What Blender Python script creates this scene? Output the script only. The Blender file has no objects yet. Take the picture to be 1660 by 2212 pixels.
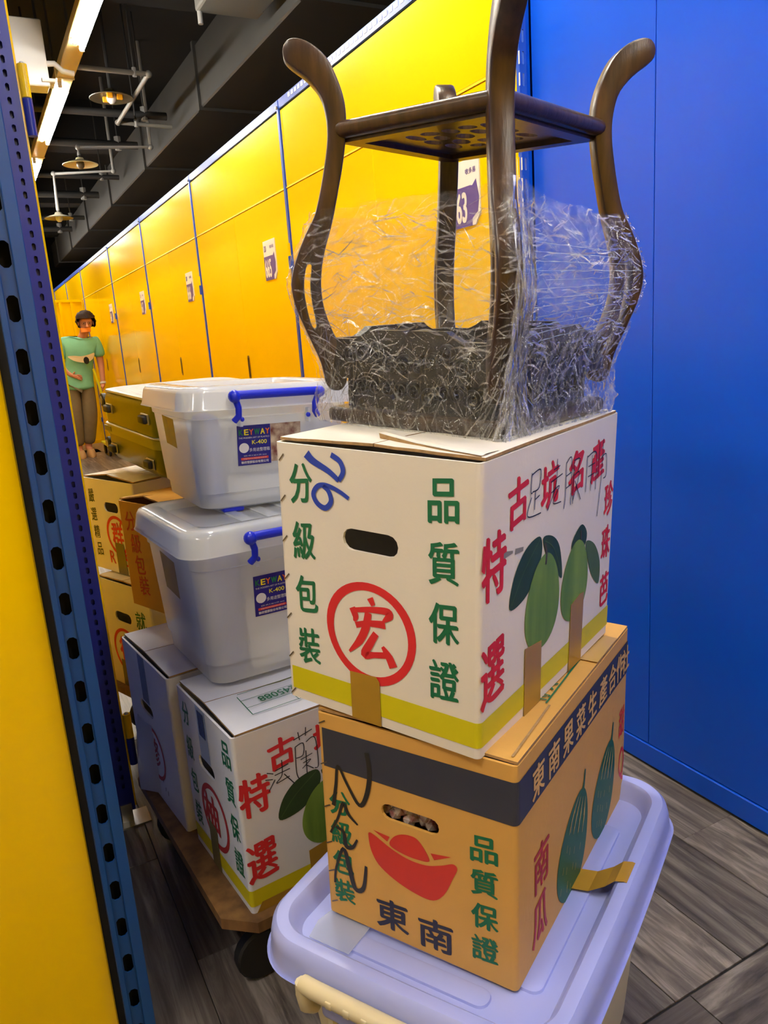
import bpy, bmesh, math, random
from mathutils import Vector, Matrix, Euler, noise as mnoise
random.seed(7)
SC = bpy.context.scene
COL = SC.collection
R_ = math.radians

# ---------------------------------------------------------------- camera, world, light, exposure
cam_d = bpy.data.cameras.new('camera')
cam_d.sensor_fit = 'VERTICAL'; cam_d.sensor_height = 36.0; cam_d.lens = 36.0 * 1650.0 / 2212.0
cam_d.clip_start = 0.02; cam_d.clip_end = 100
cam = bpy.data.objects.new('camera', cam_d); COL.objects.link(cam)
def _cam_matrix():
    cx, cy, f = 830.0, 1106.0, 1650.0
    def ray(u, v): return Vector(((u - cx) / f, -(v - cy) / f, -1.0)).normalized()
    Y = ray(-70, 782)                       # corridor direction
    up = -ray(1330, 8100)                   # plumb direction
    up = (up - Y * up.dot(Y)).normalized()
    X = Y.cross(up)
    M = Matrix((X, Y, up)).to_4x4()
    M.translation = (0, 0, 1.15)
    return M
cam.matrix_world = _cam_matrix()
SC.camera = cam

w = bpy.data.worlds.new('world'); SC.world = w; w.use_nodes = True
w.node_tree.nodes['Background'].inputs[0].default_value = (0.55, 0.62, 0.75, 1)
w.node_tree.nodes['Background'].inputs[1].default_value = 0.02
SC.view_settings.view_transform = 'Standard'; SC.view_settings.look = 'None'
SC.view_settings.gamma = 1.0; SC.view_settings.use_curve_mapping = False
SC.view_settings.exposure = 0.6
TUBE_W = 80.0
SC.cycles.transparent_max_bounces = 32          # emission strength of the fluorescent tubes

# ---------------------------------------------------------------- materials
def lin(c):
    out = []
    for v in c[:3]:
        v = v / 255.0
        out.append(v / 12.92 if v <= 0.04045 else ((v + 0.055) / 1.055) ** 2.4)
    return (*out, 1.0)
MATS = {}
def mat(name, rgb, rough=0.5, metal=0.0, spec=0.5, var=0.0, vscale=8.0, stretch=(1, 1, 1), bump=0.0, bscale=60.0,
        coat=0.0, alt=None, emit=0.0, alpha=1.0, sub=0.0, trans=0.0, rvar=0.0, coords='Object'):
    if name in MATS: return MATS[name]
    m = bpy.data.materials.new(name); m.use_nodes = True
    nt = m.node_tree; N = nt.nodes; L = nt.links
    b = N['Principled BSDF']
    c = lin(rgb)
    b.inputs['Base Color'].default_value = c
    b.inputs['Roughness'].default_value = rough
    b.inputs['Metallic'].default_value = metal
    b.inputs['Specular IOR Level'].default_value = spec
    b.inputs['Coat Weight'].default_value = coat
    b.inputs['Coat Roughness'].default_value = 0.08
    b.inputs['Alpha'].default_value = alpha
    b.inputs['Transmission Weight'].default_value = trans
    if sub > 0:
        b.inputs['Subsurface Weight'].default_value = sub
        b.inputs['Subsurface Radius'].default_value = (0.02, 0.01, 0.006)
        b.inputs['Subsurface Scale'].default_value = 0.3
    if emit > 0:
        b.inputs['Emission Color'].default_value = c; b.inputs['Emission Strength'].default_value = emit
    if var > 0 or bump > 0 or rvar > 0:
        tc = N.new('ShaderNodeTexCoord'); mp = N.new('ShaderNodeMapping'); mp.inputs['Scale'].default_value = stretch
        L.new(tc.outputs[coords], mp.inputs['Vector'])
    if var > 0:
        nz = N.new('ShaderNodeTexNoise'); nz.inputs['Scale'].default_value = vscale; nz.inputs['Detail'].default_value = 6
        L.new(mp.outputs[0], nz.inputs['Vector'])
        rp = N.new('ShaderNodeValToRGB'); rp.color_ramp.elements[0].position = 0.3; rp.color_ramp.elements[1].position = 0.7
        a2 = lin(alt) if alt else tuple(x * (1 - var) for x in c[:3]) + (1,)
        rp.color_ramp.elements[0].color = a2; rp.color_ramp.elements[1].color = c
        L.new(nz.outputs['Fac'], rp.inputs['Fac']); L.new(rp.outputs['Color'], b.inputs['Base Color'])
        if rvar > 0:
            mr = N.new('ShaderNodeMapRange'); mr.inputs['To Min'].default_value = rough - rvar; mr.inputs['To Max'].default_value = rough + rvar
            L.new(nz.outputs['Fac'], mr.inputs['Value']); L.new(mr.outputs[0], b.inputs['Roughness'])
    if bump > 0:
        n2 = N.new('ShaderNodeTexNoise'); n2.inputs['Scale'].default_value = bscale; n2.inputs['Detail'].default_value = 4
        L.new(mp.outputs[0], n2.inputs['Vector'])
        bp = N.new('ShaderNodeBump'); bp.inputs['Strength'].default_value = bump; bp.inputs['Distance'].default_value = 0.01
        L.new(n2.outputs['Fac'], bp.inputs['Height']); L.new(bp.outputs[0], b.inputs['Normal'])
    MATS[name] = m
    return m
def see_through(name, rgb, opacity, rough=0.25, spec_mix=0.08):
    """milky plastic: part clear, part diffuse, with a gloss"""
    m = bpy.data.materials.new(name); m.use_nodes = True; nt = m.node_tree; N = nt.nodes; L = nt.links
    N.remove(N['Principled BSDF']); out = N['Material Output']
    tr = N.new('ShaderNodeBsdfTransparent'); tr.inputs[0].default_value = (0.97, 0.98, 0.97, 1)
    df = N.new('ShaderNodeBsdfDiffuse'); df.inputs[0].default_value = lin(rgb)
    tl = N.new('ShaderNodeBsdfTranslucent'); tl.inputs[0].default_value = lin(rgb)
    gl = N.new('ShaderNodeBsdfGlossy'); gl.inputs['Roughness'].default_value = rough
    lw = N.new('ShaderNodeLayerWeight'); lw.inputs[0].default_value = 0.5
    pw = N.new('ShaderNodeMath'); pw.operation = 'POWER'; pw.inputs[1].default_value = 4.0; L.new(lw.outputs['Facing'], pw.inputs[0])
    fr = N.new('ShaderNodeMath'); fr.operation = 'MULTIPLY_ADD'; fr.inputs[1].default_value = 0.8; fr.inputs[2].default_value = 0.045; fr.use_clamp = True; L.new(pw.outputs[0], fr.inputs[0])
    m0 = N.new('ShaderNodeMixShader'); m0.inputs[0].default_value = 0.35
    L.new(df.outputs[0], m0.inputs[1]); L.new(tl.outputs[0], m0.inputs[2])
    m1 = N.new('ShaderNodeMixShader'); m1.inputs[0].default_value = opacity
    L.new(tr.outputs[0], m1.inputs[1]); L.new(m0.outputs[0], m1.inputs[2])
    m2 = N.new('ShaderNodeMixShader'); L.new(fr.outputs[0], m2.inputs[0]); L.new(m1.outputs[0], m2.inputs[1]); L.new(gl.outputs[0], m2.inputs[2])
    L.new(m2.outputs[0], out.inputs[0]); MATS[name] = m
    return m

YELLOW = mat('yellow_paint', (245, 198, 0), 0.14, var=0.04, vscale=1.5)
YEDGE = mat('yellow_edge', (252, 216, 20), 0.3)
BLUEW = mat('blue_panel_paint', (0, 82, 220), 0.3, var=0.05, vscale=2)
BLUEP = mat('blue_post_paint', (22, 66, 168), 0.3, var=0.1, vscale=4)
BLUER = mat('blue_rack_paint', (18, 66, 128), 0.35, var=0.12, vscale=9)
DKBLUE = mat('dark_blue_paint', (22, 34, 128), 0.35, var=0.1, vscale=6)
DARK = mat('dark_gap', (10, 10, 10), 0.8)
BLACK = mat('black_rubber', (20, 20, 20), 0.6)
CEIL = mat('ceiling_paint', (30, 30, 31), 0.8, var=0.25, vscale=2)
DUCT = mat('duct_paint', (58, 58, 57), 0.6, var=0.2, vscale=2)
PIPE = mat('dark_pipe', (52, 52, 52), 0.55)
PIPEW = mat('grey_pipe', (150, 150, 148), 0.4)
STEEL = mat('steel', (170, 172, 175), 0.3, metal=0.9)
BATTEN = mat('batten_enamel', (212, 190, 130), 0.35)
TUBE = mat('fluorescent_glass', (255, 251, 244), 0.4, emit=TUBE_W)
WHITE = mat('white_plastic', (225, 225, 222), 0.4)
CREAM = mat('cream_shade', (235, 222, 178), 0.35)
FLOORB = mat('floor_base', (40, 37, 34), 0.6)

# ---------------------------------------------------------------- mesh helpers
def obj(name, bm, m, parent=None, smooth=None, mats=None):
    me = bpy.data.meshes.new(name)
    bm.normal_update()
    if smooth is not None:
        ang = R_(smooth)
        for f in bm.faces: f.smooth = True
        for e in bm.edges:
            if len(e.link_faces) == 2 and e.calc_face_angle(0) > ang: e.smooth = False
    bm.to_mesh(me); bm.free()
    for mm in (mats or [m]): me.materials.append(mm)
    o = bpy.data.objects.new(name, me); COL.objects.link(o)
    if parent is not None: o.parent = parent
    return o
def tag(o, label, cat, group=None):
    o['label'] = label; o['category'] = cat
    if group: o['group'] = group
    return o
def thing(name, label, cat, loc=(0, 0, 0), rot=(0, 0, 0), group=None):
    o = bpy.data.objects.new(name, None); COL.objects.link(o); o.empty_display_size = 0.05
    o.location = loc; o.rotation_euler = rot
    return tag(o, label, cat, group)
def struct(name, bm, m, smooth=None):
    o = obj(name, bm, m, None, smooth); o['kind'] = 'structure'; return o
def struct_empty(name, loc=(0, 0, 0)):
    o = bpy.data.objects.new(name, None); COL.objects.link(o); o.location = loc; o['kind'] = 'structure'; return o
def NB(): return bmesh.new()
def box(bm, x0, x1, y0, y1, z0, z1, bev=0.0, seg=2):
    r = bmesh.ops.create_cube(bm, size=1.0, matrix=Matrix.Translation(((x0+x1)/2, (y0+y1)/2, (z0+z1)/2)) @ Matrix.Diagonal((abs(x1-x0), abs(y1-y0), abs(z1-z0), 1)))
    if bev > 0:
        vs = set(r['verts']); es = [e for e in bm.edges if e.verts[0] in vs and e.verts[1] in vs]
        bmesh.ops.bevel(bm, geom=es, offset=bev, segments=seg, affect='EDGES', profile=0.5)
    return bm
def bx(*a, **k): return box(NB(), *a, **k)
def loft(bm, rings, closed=True, cap0=False, cap1=False, mi=0):
    vr = [[bm.verts.new(p) for p in ring] for ring in rings]
    n = len(vr[0])
    for i in range(len(vr) - 1):
        for j in range(n if closed else n - 1):
            k = (j + 1) % n
            try: f = bm.faces.new((vr[i][j], vr[i][k], vr[i+1][k], vr[i+1][j])); f.material_index = mi
            except ValueError: pass
    if cap0: bm.faces.new(list(reversed(vr[0])))
    if cap1: bm.faces.new(vr[-1])
    return vr
def tube(bm, pts, r, n=10, caps=True, flat=1.0):
    pts = [Vector(p) for p in pts]; rad = r if isinstance(r, (list, tuple)) else [r] * len(pts)
    rings = []; prev = None
    for i, p in enumerate(pts):
        t = (pts[min(i+1, len(pts)-1)] - pts[max(i-1, 0)]).normalized()
        if prev is None:
            a = Vector((0, 0, 1)) if abs(t.z) < 0.9 else Vector((1, 0, 0)); u = t.cross(a).normalized()
        else:
            u = (prev - t * prev.dot(t)).normalized()
        v = t.cross(u).normalized(); prev = u
        rings.append([p + (u * math.cos(2*math.pi*k/n) + v * math.sin(2*math.pi*k/n) * flat) * rad[i] for k in range(n)])
    loft(bm, rings, True, caps, caps)
    return bm
def lathe(bm, prof, n=24, M=Matrix()):
    rings = [[M @ Vector((r*math.cos(2*math.pi*k/n), r*math.sin(2*math.pi*k/n), z)) for k in range(n)] for r, z in prof]
    loft(bm, rings, True, True, True); return bm
def plate(bm, outer, holes, fn, th):
    """flat sheet with holes; fn(u,v,w) -> position, w across the thickness"""
    t = NB()
    for loop in [outer] + holes:
        vs = [t.verts.new((p[0], p[1], 0)) for p in loop]
        for i in range(len(vs)): t.edges.new((vs[i], vs[(i+1) % len(vs)]))
    bmesh.ops.triangle_fill(t, use_beauty=True, use_dissolve=False, edges=t.edges[:], normal=(0, 0, 1))
    t.verts.index_update()
    co = [v.co.copy() for v in t.verts]
    A = [bm.verts.new(fn(c.x, c.y, 0)) for c in co]; B = [bm.verts.new(fn(c.x, c.y, th)) for c in co]
    for f in t.faces:
        ids = [v.index for v in f.verts]
        bm.faces.new([A[i] for i in reversed(ids)]); bm.faces.new([B[i] for i in ids])
    for e in t.edges:
        if len(e.link_faces) == 1:
            i, j = e.verts[0].index, e.verts[1].index
            bm.faces.new((A[i], A[j], B[j], B[i]))
    t.free(); bmesh.ops.recalc_face_normals(bm, faces=bm.faces[:])
    return bm
def slotted(bm, x0, x1, z0, z1, holes, fn, th):
    """strip with one column of rounded slots; holes = (cx, cz, w, h) sorted upward"""
    def prism(P):
        A = [bm.verts.new(fn(u, v, 0)) for u, v in P]; B = [bm.verts.new(fn(u, v, th)) for u, v in P]; n = len(P)
        bm.faces.new(list(reversed(A))); bm.faces.new(B)
        for i in range(n): bm.faces.new((A[i], A[(i+1) % n], B[(i+1) % n], B[i]))
    cx, w = holes[0][0], holes[0][2]
    prism([(x0, z0), (cx-w/2, z0), (cx-w/2, z1), (x0, z1)]); prism([(cx+w/2, z0), (x1, z0), (x1, z1), (cx+w/2, z1)])
    lo = z0
    for hx, hz, hw, hh in holes + [(cx, z1, w, 0)]:
        if hz - hh/2 > lo: prism([(cx-w/2, lo), (cx+w/2, lo), (cx+w/2, hz-hh/2), (cx-w/2, hz-hh/2)])
        lo = hz + hh/2; c = w*0.3
        if hh > 0:
            for sx in (-1, 1):
                for sz in (-1, 1): prism([(cx+sx*w/2, hz+sz*hh/2), (cx+sx*(w/2-c), hz+sz*hh/2), (cx+sx*w/2, hz+sz*(hh/2-c))])
    bmesh.ops.recalc_face_normals(bm, faces=bm.faces[:]); return bm
def stadium(cx, cy, w, h, n=6):
    r = min(w, h) / 2; pts = []
    if w >= h:
        for k in range(n+1): a = -math.pi/2 + math.pi*k/n; pts.append((cx + w/2 - r + r*math.cos(a), cy + r*math.sin(a)))
        for k in range(n+1): a = math.pi/2 + math.pi*k/n; pts.append((cx - w/2 + r + r*math.cos(a), cy + r*math.sin(a)))
    else:
        for k in range(n+1): a = math.pi*k/n; pts.append((cx + r*math.cos(a), cy + h/2 - r + r*math.sin(a)))
        for k in range(n+1): a = math.pi + math.pi*k/n; pts.append((cx + r*math.cos(a), cy - h/2 + r + r*math.sin(a)))
    return pts
def rr(x0, x1, y0, y1, r, z, n=6):
    pts = []
    for cx, cy, a0 in ((x1-r, y0+r, -90), (x1-r, y1-r, 0), (x0+r, y1-r, 90), (x0+r, y0+r, 180)):
        for k in range(n+1):
            a = R_(a0 + 90.0*k/n); pts.append((cx + r*math.cos(a), cy + r*math.sin(a), z))
    return pts
def catmull(pts, closed=False, k=6):
    P = [Vector((p[0], p[1], p[2] if len(p) > 2 else 0)) for p in pts]; n = len(P); out = []
    for i in range(n if closed else n-1):
        if closed: a, b, c, d = P[(i-1) % n], P[i], P[(i+1) % n], P[(i+2) % n]
        else: a, b, c, d = P[max(i-1, 0)], P[i], P[i+1], P[min(i+2, n-1)]
        for j in range(k):
            t = j / k
            out.append(0.5*((2*b) + (c-a)*t + (2*a-5*b+4*c-d)*t*t + (3*b-a-3*c+d)*t**3))
    if not closed: out.append(P[-1])
    return out
def poly(bm, pts, fn, mi=0):
    t = NB(); vs = [t.verts.new((p[0], p[1], 0)) for p in pts]
    for i in range(len(vs)): t.edges.new((vs[i], vs[(i+1) % len(vs)]))
    bmesh.ops.triangle_fill(t, use_beauty=True, edges=t.edges[:], normal=(0, 0, 1)); t.verts.index_update()
    A = [bm.verts.new(fn(v.co.x, v.co.y)) for v in t.verts]
    for f in t.faces:
        nf = bm.faces.new([A[v.index] for v in f.verts]); nf.material_index = mi
    t.free(); return bm
def ribbon(bm, pts, w, fn, smooth=True):
    """a pen or brush stroke: pts 2-D, w width or list of widths"""
    P = catmull(pts, False, 5) if smooth and len(pts) > 2 else [Vector((p[0], p[1], 0)) for p in pts]
    n = len(P); ww = w if isinstance(w, (list, tuple)) else [w, w]
    L_, R2 = [], []
    for i, p in enumerate(P):
        t = (P[min(i+1, n-1)] - P[max(i-1, 0)])
        t = t.normalized() if t.length > 1e-9 else Vector((1, 0, 0))
        s = i / (n-1) * (len(ww)-1); k = min(int(s), len(ww)-2); wd = (ww[k] + (ww[k+1]-ww[k])*(s-k)) / 2
        nn = Vector((-t.y, t.x, 0)) * wd
        L_.append(bm.verts.new(fn(p.x+nn.x, p.y+nn.y))); R2.append(bm.verts.new(fn(p.x-nn.x, p.y-nn.y)))
    for i in range(n-1): bm.faces.new((R2[i], R2[i+1], L_[i+1], L_[i]))
    return bm
GLY = {}
def glyph(ch, bold):
    key = (ch, bold)
    if key in GLY: return GLY[key]
    c = bpy.data.curves.new('glyph', 'FONT'); c.body = ch; c.size = 1.0; c.offset = bold; c.resolution_u = 3
    o = bpy.data.objects.new('glyph', c); COL.objects.link(o)
    dg = bpy.context.evaluated_depsgraph_get(); me = bpy.data.meshes.new_from_object(o.evaluated_get(dg))
    V = [v.co.copy() for v in me.vertices]; F = [tuple(p.vertices) for p in me.polygons]
    bpy.data.objects.remove(o); bpy.data.curves.remove(c); bpy.data.meshes.remove(me)
    xs = [v.x for v in V]; ys = [v.y for v in V]
    x0, x1, y0, y1 = min(xs), max(xs), min(ys), max(ys)
    V = [((v.x-(x0+x1)/2)/(x1-x0), (v.y-(y0+y1)/2)/(y1-y0)) for v in V]
    GLY[key] = (V, F); return GLY[key]
def text(bm, ch, u, v, w, h, fn, bold=0.0, rise=0.0, rot=0.0, lean=0.0):
    V, F = glyph(ch, 0.0)
    ca, sa = math.cos(rot), math.sin(rot); d = bold * min(w, h) * (0.62 if rise > 0 else 1.0)
    if bold > 0 and rise > 0:      # broad-nib look: strokes thicken across one slant
        na = R_(-32); shifts = [(d*1.7*q*math.cos(na), d*1.7*q*math.sin(na)) for q in (-1, -0.5, 0, 0.5, 1)] + [(0, d*0.5), (0, -d*0.5)]
    else: shifts = [(0, 0)] if bold <= 0 else [(0, 0)] + [(d*math.cos(q*math.pi/3), d*math.sin(q*math.pi/3)*0.8) for q in range(6)]
    o0 = Vector(fn(u, v)); nn = (Vector(fn(u+1, v))-o0).cross(Vector(fn(u, v+1))-o0); nn = nn.normalized()*0.00003
    for q_, (sx, sy) in enumerate(shifts):
        vs = []
        for x, y in V:
            px = x*(w-2*d) + lean*y*h + sx; py = y*(h-2*d) + rise*x*w + sy
            vs.append(bm.verts.new(Vector(fn(u + px*ca - py*sa, v + px*sa + py*ca)) + nn*q_))
        for f in F:
            try: bm.faces.new([vs[i] for i in f])
            except ValueError: pass
    return bm
def line_text(name, s, u, v, h, fn, m, parent, w=None, bold=0.0, rot=0.0):
    """a whole line as one flat mesh, centred on u,v; w fits its width"""
    bm = NB()
    W = w if w else h * 0.62 * len(s)
    text(bm, s, u, v, W, h, fn, bold, 0, rot)
    return obj(name, bm, m, parent)

# ================================================================= SETTING
XW = 1.39            # right wall of the corridor
WH = 2.16            # partition height
# --- floor: planks along the corridor, then planks across at the unit's threshold
def floor_mat():
    m = bpy.data.materials.new('vinyl_wood'); m.use_nodes = True; nt = m.node_tree; N = nt.nodes; L = nt.links; b = N['Principled BSDF']
    tc = N.new('ShaderNodeTexCoord'); oi = N.new('ShaderNodeObjectInfo')
    ad = N.new('ShaderNodeVectorMath'); ad.operation = 'ADD'
    cb = N.new('ShaderNodeCombineXYZ'); mu = N.new('ShaderNodeMath'); mu.operation = 'MULTIPLY'; mu.inputs[1].default_value = 40
    L.new(oi.outputs['Random'], mu.inputs[0]); L.new(mu.outputs[0], cb.inputs[0]); L.new(mu.outputs[0], cb.inputs[1])
    L.new(tc.outputs['Object'], ad.inputs[0]); L.new(cb.outputs[0], ad.inputs[1])
    mp = N.new('ShaderNodeMapping'); mp.inputs['Scale'].default_value = (2.2, 42, 10); L.new(ad.outputs[0], mp.inputs[0])
    n1 = N.new('ShaderNodeTexNoise'); n1.inputs['Scale'].default_value = 1.0; n1.inputs['Detail'].default_value = 8; n1.inputs['Roughness'].default_value = 0.65; n1.inputs['Distortion'].default_value = 0.6
    L.new(mp.outputs[0], n1.inputs['Vector'])
    n2 = N.new('ShaderNodeTexNoise'); n2.inputs['Scale'].default_value = 3.0; n2.inputs['Detail'].default_value = 3; L.new(ad.outputs[0], n2.inputs['Vector'])
    rp = N.new('ShaderNodeValToRGB'); e = rp.color_ramp.elements
    e[0].position = 0.30; e[0].color = lin((50, 45, 43)); e[1].position = 0.72; e[1].color = lin((150, 142, 134))
    k = e.new(0.5); k.color = lin((98, 90, 84))
    L.new(n1.outputs['Fac'], rp.inputs['Fac'])
    hs = N.new('ShaderNodeHueSaturation'); mr = N.new('ShaderNodeMapRange'); mr.inputs['To Min'].default_value = 0.7; mr.inputs['To Max'].default_value = 1.15
    L.new(oi.outputs['Random'], mr.inputs['Value']); L.new(mr.outputs[0], hs.inputs['Value']); L.new(rp.outputs[0], hs.inputs['Color'])
    mx = N.new('ShaderNodeMixRGB'); mx.blend_type = 'MULTIPLY'; mx.inputs['Fac'].default_value = 0.45; L.new(hs.outputs[0], mx.inputs[1]); L.new(n2.outputs['Color'], mx.inputs[2])
    L.new(hs.outputs[0], b.inputs['Base Color'])
    b.inputs['Roughness'].default_value = 0.34; b.inputs['Specular IOR Level'].default_value = 0.4
    bp = N.new('ShaderNodeBump'); bp.inputs['Strength'].default_value = 0.35; bp.inputs['Distance'].default_value = 0.004
    L.new(n1.outputs['Fac'], bp.inputs['Height']); L.new(bp.outputs[0], b.inputs['Normal'])
    return m
VINYL = floor_mat()
floor = struct('floor', bx(-3.9, 3.6, -5.9, 18, -0.05, -0.004), FLOORB)
PL, PW = 0.95, 0.172
pm = NB(); box(pm, 0, PL-0.0016, 0, PW-0.0016, -0.004, 0, 0.0008, 1)
plank_me = None
def plank(x, y, rz):
    global plank_me
    if plank_me is None:
        o = obj('plank', pm, VINYL, floor); plank_me = o.data
    else:
        o = bpy.data.objects.new('plank', plank_me); COL.objects.link(o); o.parent = floor
    o.location = (x, y, 0); o.rotation_euler = (0, 0, rz); return o
for c in range(8):
    x = 1.398 - c * PW
    first = 0.3 + (c * 0.37) % 0.65
    plank(x, 0.755, R_(90)).scale = (first, 1, 1)
    for r in range(9): plank(x, 0.755 + PL * (first + r), R_(90))
for r in range(12):
    y = 0.752 - (r+1) * PW
    off = (0.35 + r * 0.43) % 0.8 + 0.15
    plank(1.39 - PL * off, y, 0).scale = (off, 1, 1)
    for c in range(3): plank(1.39 - PL * (off + c + 1), y, 0)
far = bx(0.17, XW, 9.6, 18, -0.004, 0.0); obj('far_planking', far, mat('far_vinyl', (120, 110, 100), 0.3, var=0.5, vscale=6, stretch=(14, 0.6, 1)), floor)

# --- right wall: blue posts, top rail, yellow doors
posts = [1.74, 3.43, 4.99, 6.57, 8.2, 10.3, 11.9, 13.5, 15.1, 16.7]
wall_right = struct('wall_right', bx(XW+0.045, XW+0.06, 1.74, 17, 0.0, WH-0.02), mat('wall_back_sheet', (120, 92, 8), 0.5))
trim = struct_empty('trim_1', (XW, 1.74, 0))
tb = NB(); box(tb, -0.004, 0.05, -0.02, 15.2, WH-0.03, WH+0.012, 0.003, 1); obj('top_rail', tb, BLUEP, trim)
for i, y in enumerate(posts):
    p = NB(); box(p, -0.006, 0.05, y-1.74-0.012, y-1.74+0.012, 0, WH+0.01, 0.002, 1)
    obj('post', p, BLUEP, trim)
    if i:
        q = NB()
        lathe(q, [(0.0, 0), (0.007, 0.0), (0.007, 0.008), (0.0, 0.008)], 8, Matrix.Translation((-0.006, y-1.74, WH-0.02)) @ Matrix.Rotation(R_(-90), 4, 'Y'))
        obj('post_bolt', q, STEEL, trim)
tb = NB()
for i in range(42): box(tb, -0.0052, -0.0042, 0.06+i*0.036, 0.082+i*0.036, WH-0.012, WH+0.004)
obj('rail_slots', tb, mat('rail_slot_pale', (220, 224, 232), 0.4), trim)['kind'] = 'stuff'
PURPLE = mat('plate_purple', (72, 52, 140), 0.4)
PLATEW = mat('plate_white', (226, 222, 214), 0.4)
numbers = ['663', '665', '666', '667', '668', '669', '671', '672', '673']
def door(n, y0, y1, far_off=False):
    d = struct_empty('door_%d' % n, (XW, y0, 0)); W = y1 - y0; g = 0.014
    obj('transom_panel', bx(0.0, 0.03, g, W-g, 1.814, WH-0.032, 0.003, 1), YELLOW, d)
    mid = W / 2
    if n <= 5:
        lf = [obj('leaf', bx(0.0, 0.03, g, mid-0.0012, 0.03, 1.806, 0.003, 1), YELLOW, d), obj('leaf', bx(0.0, 0.03, mid+0.0012, W-g, 0.03, 1.806, 0.003, 1), YELLOW, d)]
    else:
        lf = [obj('leaf', bx(0.0, 0.03, g, W-g, 0.03, 1.806, 0.003, 1), YELLOW, d)]
    obj('head_strip', bx(-0.002, 0.012, g, W-g, 1.807, 1.813), YEDGE, d)
    # lock slot
    s = NB(); plate(s, stadium(mid, 1.01, 0.03, 0.135, 3), [stadium(mid, 1.01, 0.014, 0.11, 3)], lambda u, v, t: (-0.0035 + t, u, v), 0.0035)
    ls = obj('lock_plate', s, mat('bronze_plate', (120, 96, 40), 0.35, metal=0.6), lf[0])
    obj('lock_recess', bx(-0.0012, 0.0, mid-0.0075, mid+0.0075, 0.952, 1.068), DARK, lf[0])
    # hinges at the near edge of the bay
    for z in (1.52, 0.35):
        k = NB(); lathe(k, [(0, 0), (0.009, 0), (0.009, 0.055), (0, 0.055)], 10, Matrix.Translation((-0.008, 0.004, z)))
        h = obj('hinge_barrel', k, YELLOW, d)
        k = NB(); lathe(k, [(0, 0), (0.009, 0), (0.009, 0.055), (0, 0.055)], 10, Matrix.Translation((-0.008, 0.004, z-0.057)))
        obj('hinge_pin', k, BLUEP, d)
    # number plate: printed word on a plate; right half is a plain purple tab
    if n <= 6:
        fn = lambda u, v, e=0.0: (-0.004 - e, 0.36 - u, 1.44 + v)
        k = NB(); plate(k, [(0, 0), (0.135, 0), (0.16, 0.03), (0.16, 0.185), (0, 0.185)], [], lambda u, v, t: (-0.004 + t, 0.36-u, 1.44+v), 0.004)
        pl = obj('number_plate', k, PLATEW, d)
        k = NB(); poly(k, [(0, 0), (0.12, 0), (0.122, 0.02), (0.15, 0.035), (0.158, 0.075), (0.145, 0.125), (0.125, 0.11), (0.115, 0.112), (0, 0.112)], lambda u, v: fn(u, v, 0.0005))
        obj('purple_field', k, PURPLE, pl)
        line_text('room_number', numbers[n-1], 0.052, 0.055, 0.088, lambda u, v: fn(u, v, 0.0011), PLATEW, pl, 0.088, 0.03)
        line_text('floor_code', 'DD', 0.026, 0.149, 0.028, lambda u, v: fn(u, v, 0.0006), PURPLE, pl, 0.03, 0.02)
        line_text('company_mark', '收多易', 0.118, 0.152, 0.016, lambda u, v: fn(u, v, 0.0006), PURPLE, pl, 0.052, 0.01)
    return d
for i in range(len(posts)-1):
    door(i+1, posts[i], posts[i+1])

# --- blue panelling nearer than the first door
wall_blue = struct('wall_near', bx(XW+0.03, XW+0.05, -3.0, 1.74, 0, WH+0.4), mat('panel_core', (10, 20, 60), 0.7))
yy = [1.70, 1.292, 0.3, -0.7, -1.7, -2.9]
for i in range(5):
    obj('panel', bx(XW, XW+0.03, yy[i+1]+0.001, yy[i]-0.001, 0.064, WH+0.38, 0.0012, 1), BLUEW, wall_blue)
base = struct('baseboard_right', bx(XW-0.004, XW+0.03, -2.9, 1.70, 0.006, 0.062, 0.002, 1), BLUEW)
# perforated upright between the blue panels and the first door
pu = thing('rack_upright', 'blue slotted steel upright between the blue panelling and the yellow door 663', 'upright', (XW, 1.70, 0), (0, 0, 0), 'slotted steel uprights')
k = slotted(NB(), 0.0, 0.032, 0, WH+0.36, [(0.02, 0.06 + i*0.05, 0.007, 0.03) for i in range(48)], lambda u, v, t: (-0.012 - t, 0.042 - u, v), 0.003)
obj('slotted_face', k, mat('upright_blue', (30, 80, 190), 0.3), pu)
k = slotted(NB(), 0.0, 0.022, 0, WH+0.36, [(0.012, 0.05 + i*0.05, 0.006, 0.03) for i in range(48)], lambda u, v, t: (-0.036 + u, 0.002 + t, v), 0.003)
obj('side_flange', k, MATS['upright_blue'], pu)
obj('groove', bx(-0.012, 0.0, 0.006, 0.04, 0, WH+0.36), BLUEW, pu)
k = NB()
for i in range(int((WH+0.3)/0.05)): box(k, -0.0375, -0.036, 0.0, 0.004, 0.035+i*0.05, 0.065+i*0.05)
obj('pale_marks', k, PLATEW, pu)['kind'] = 'stuff'

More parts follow.
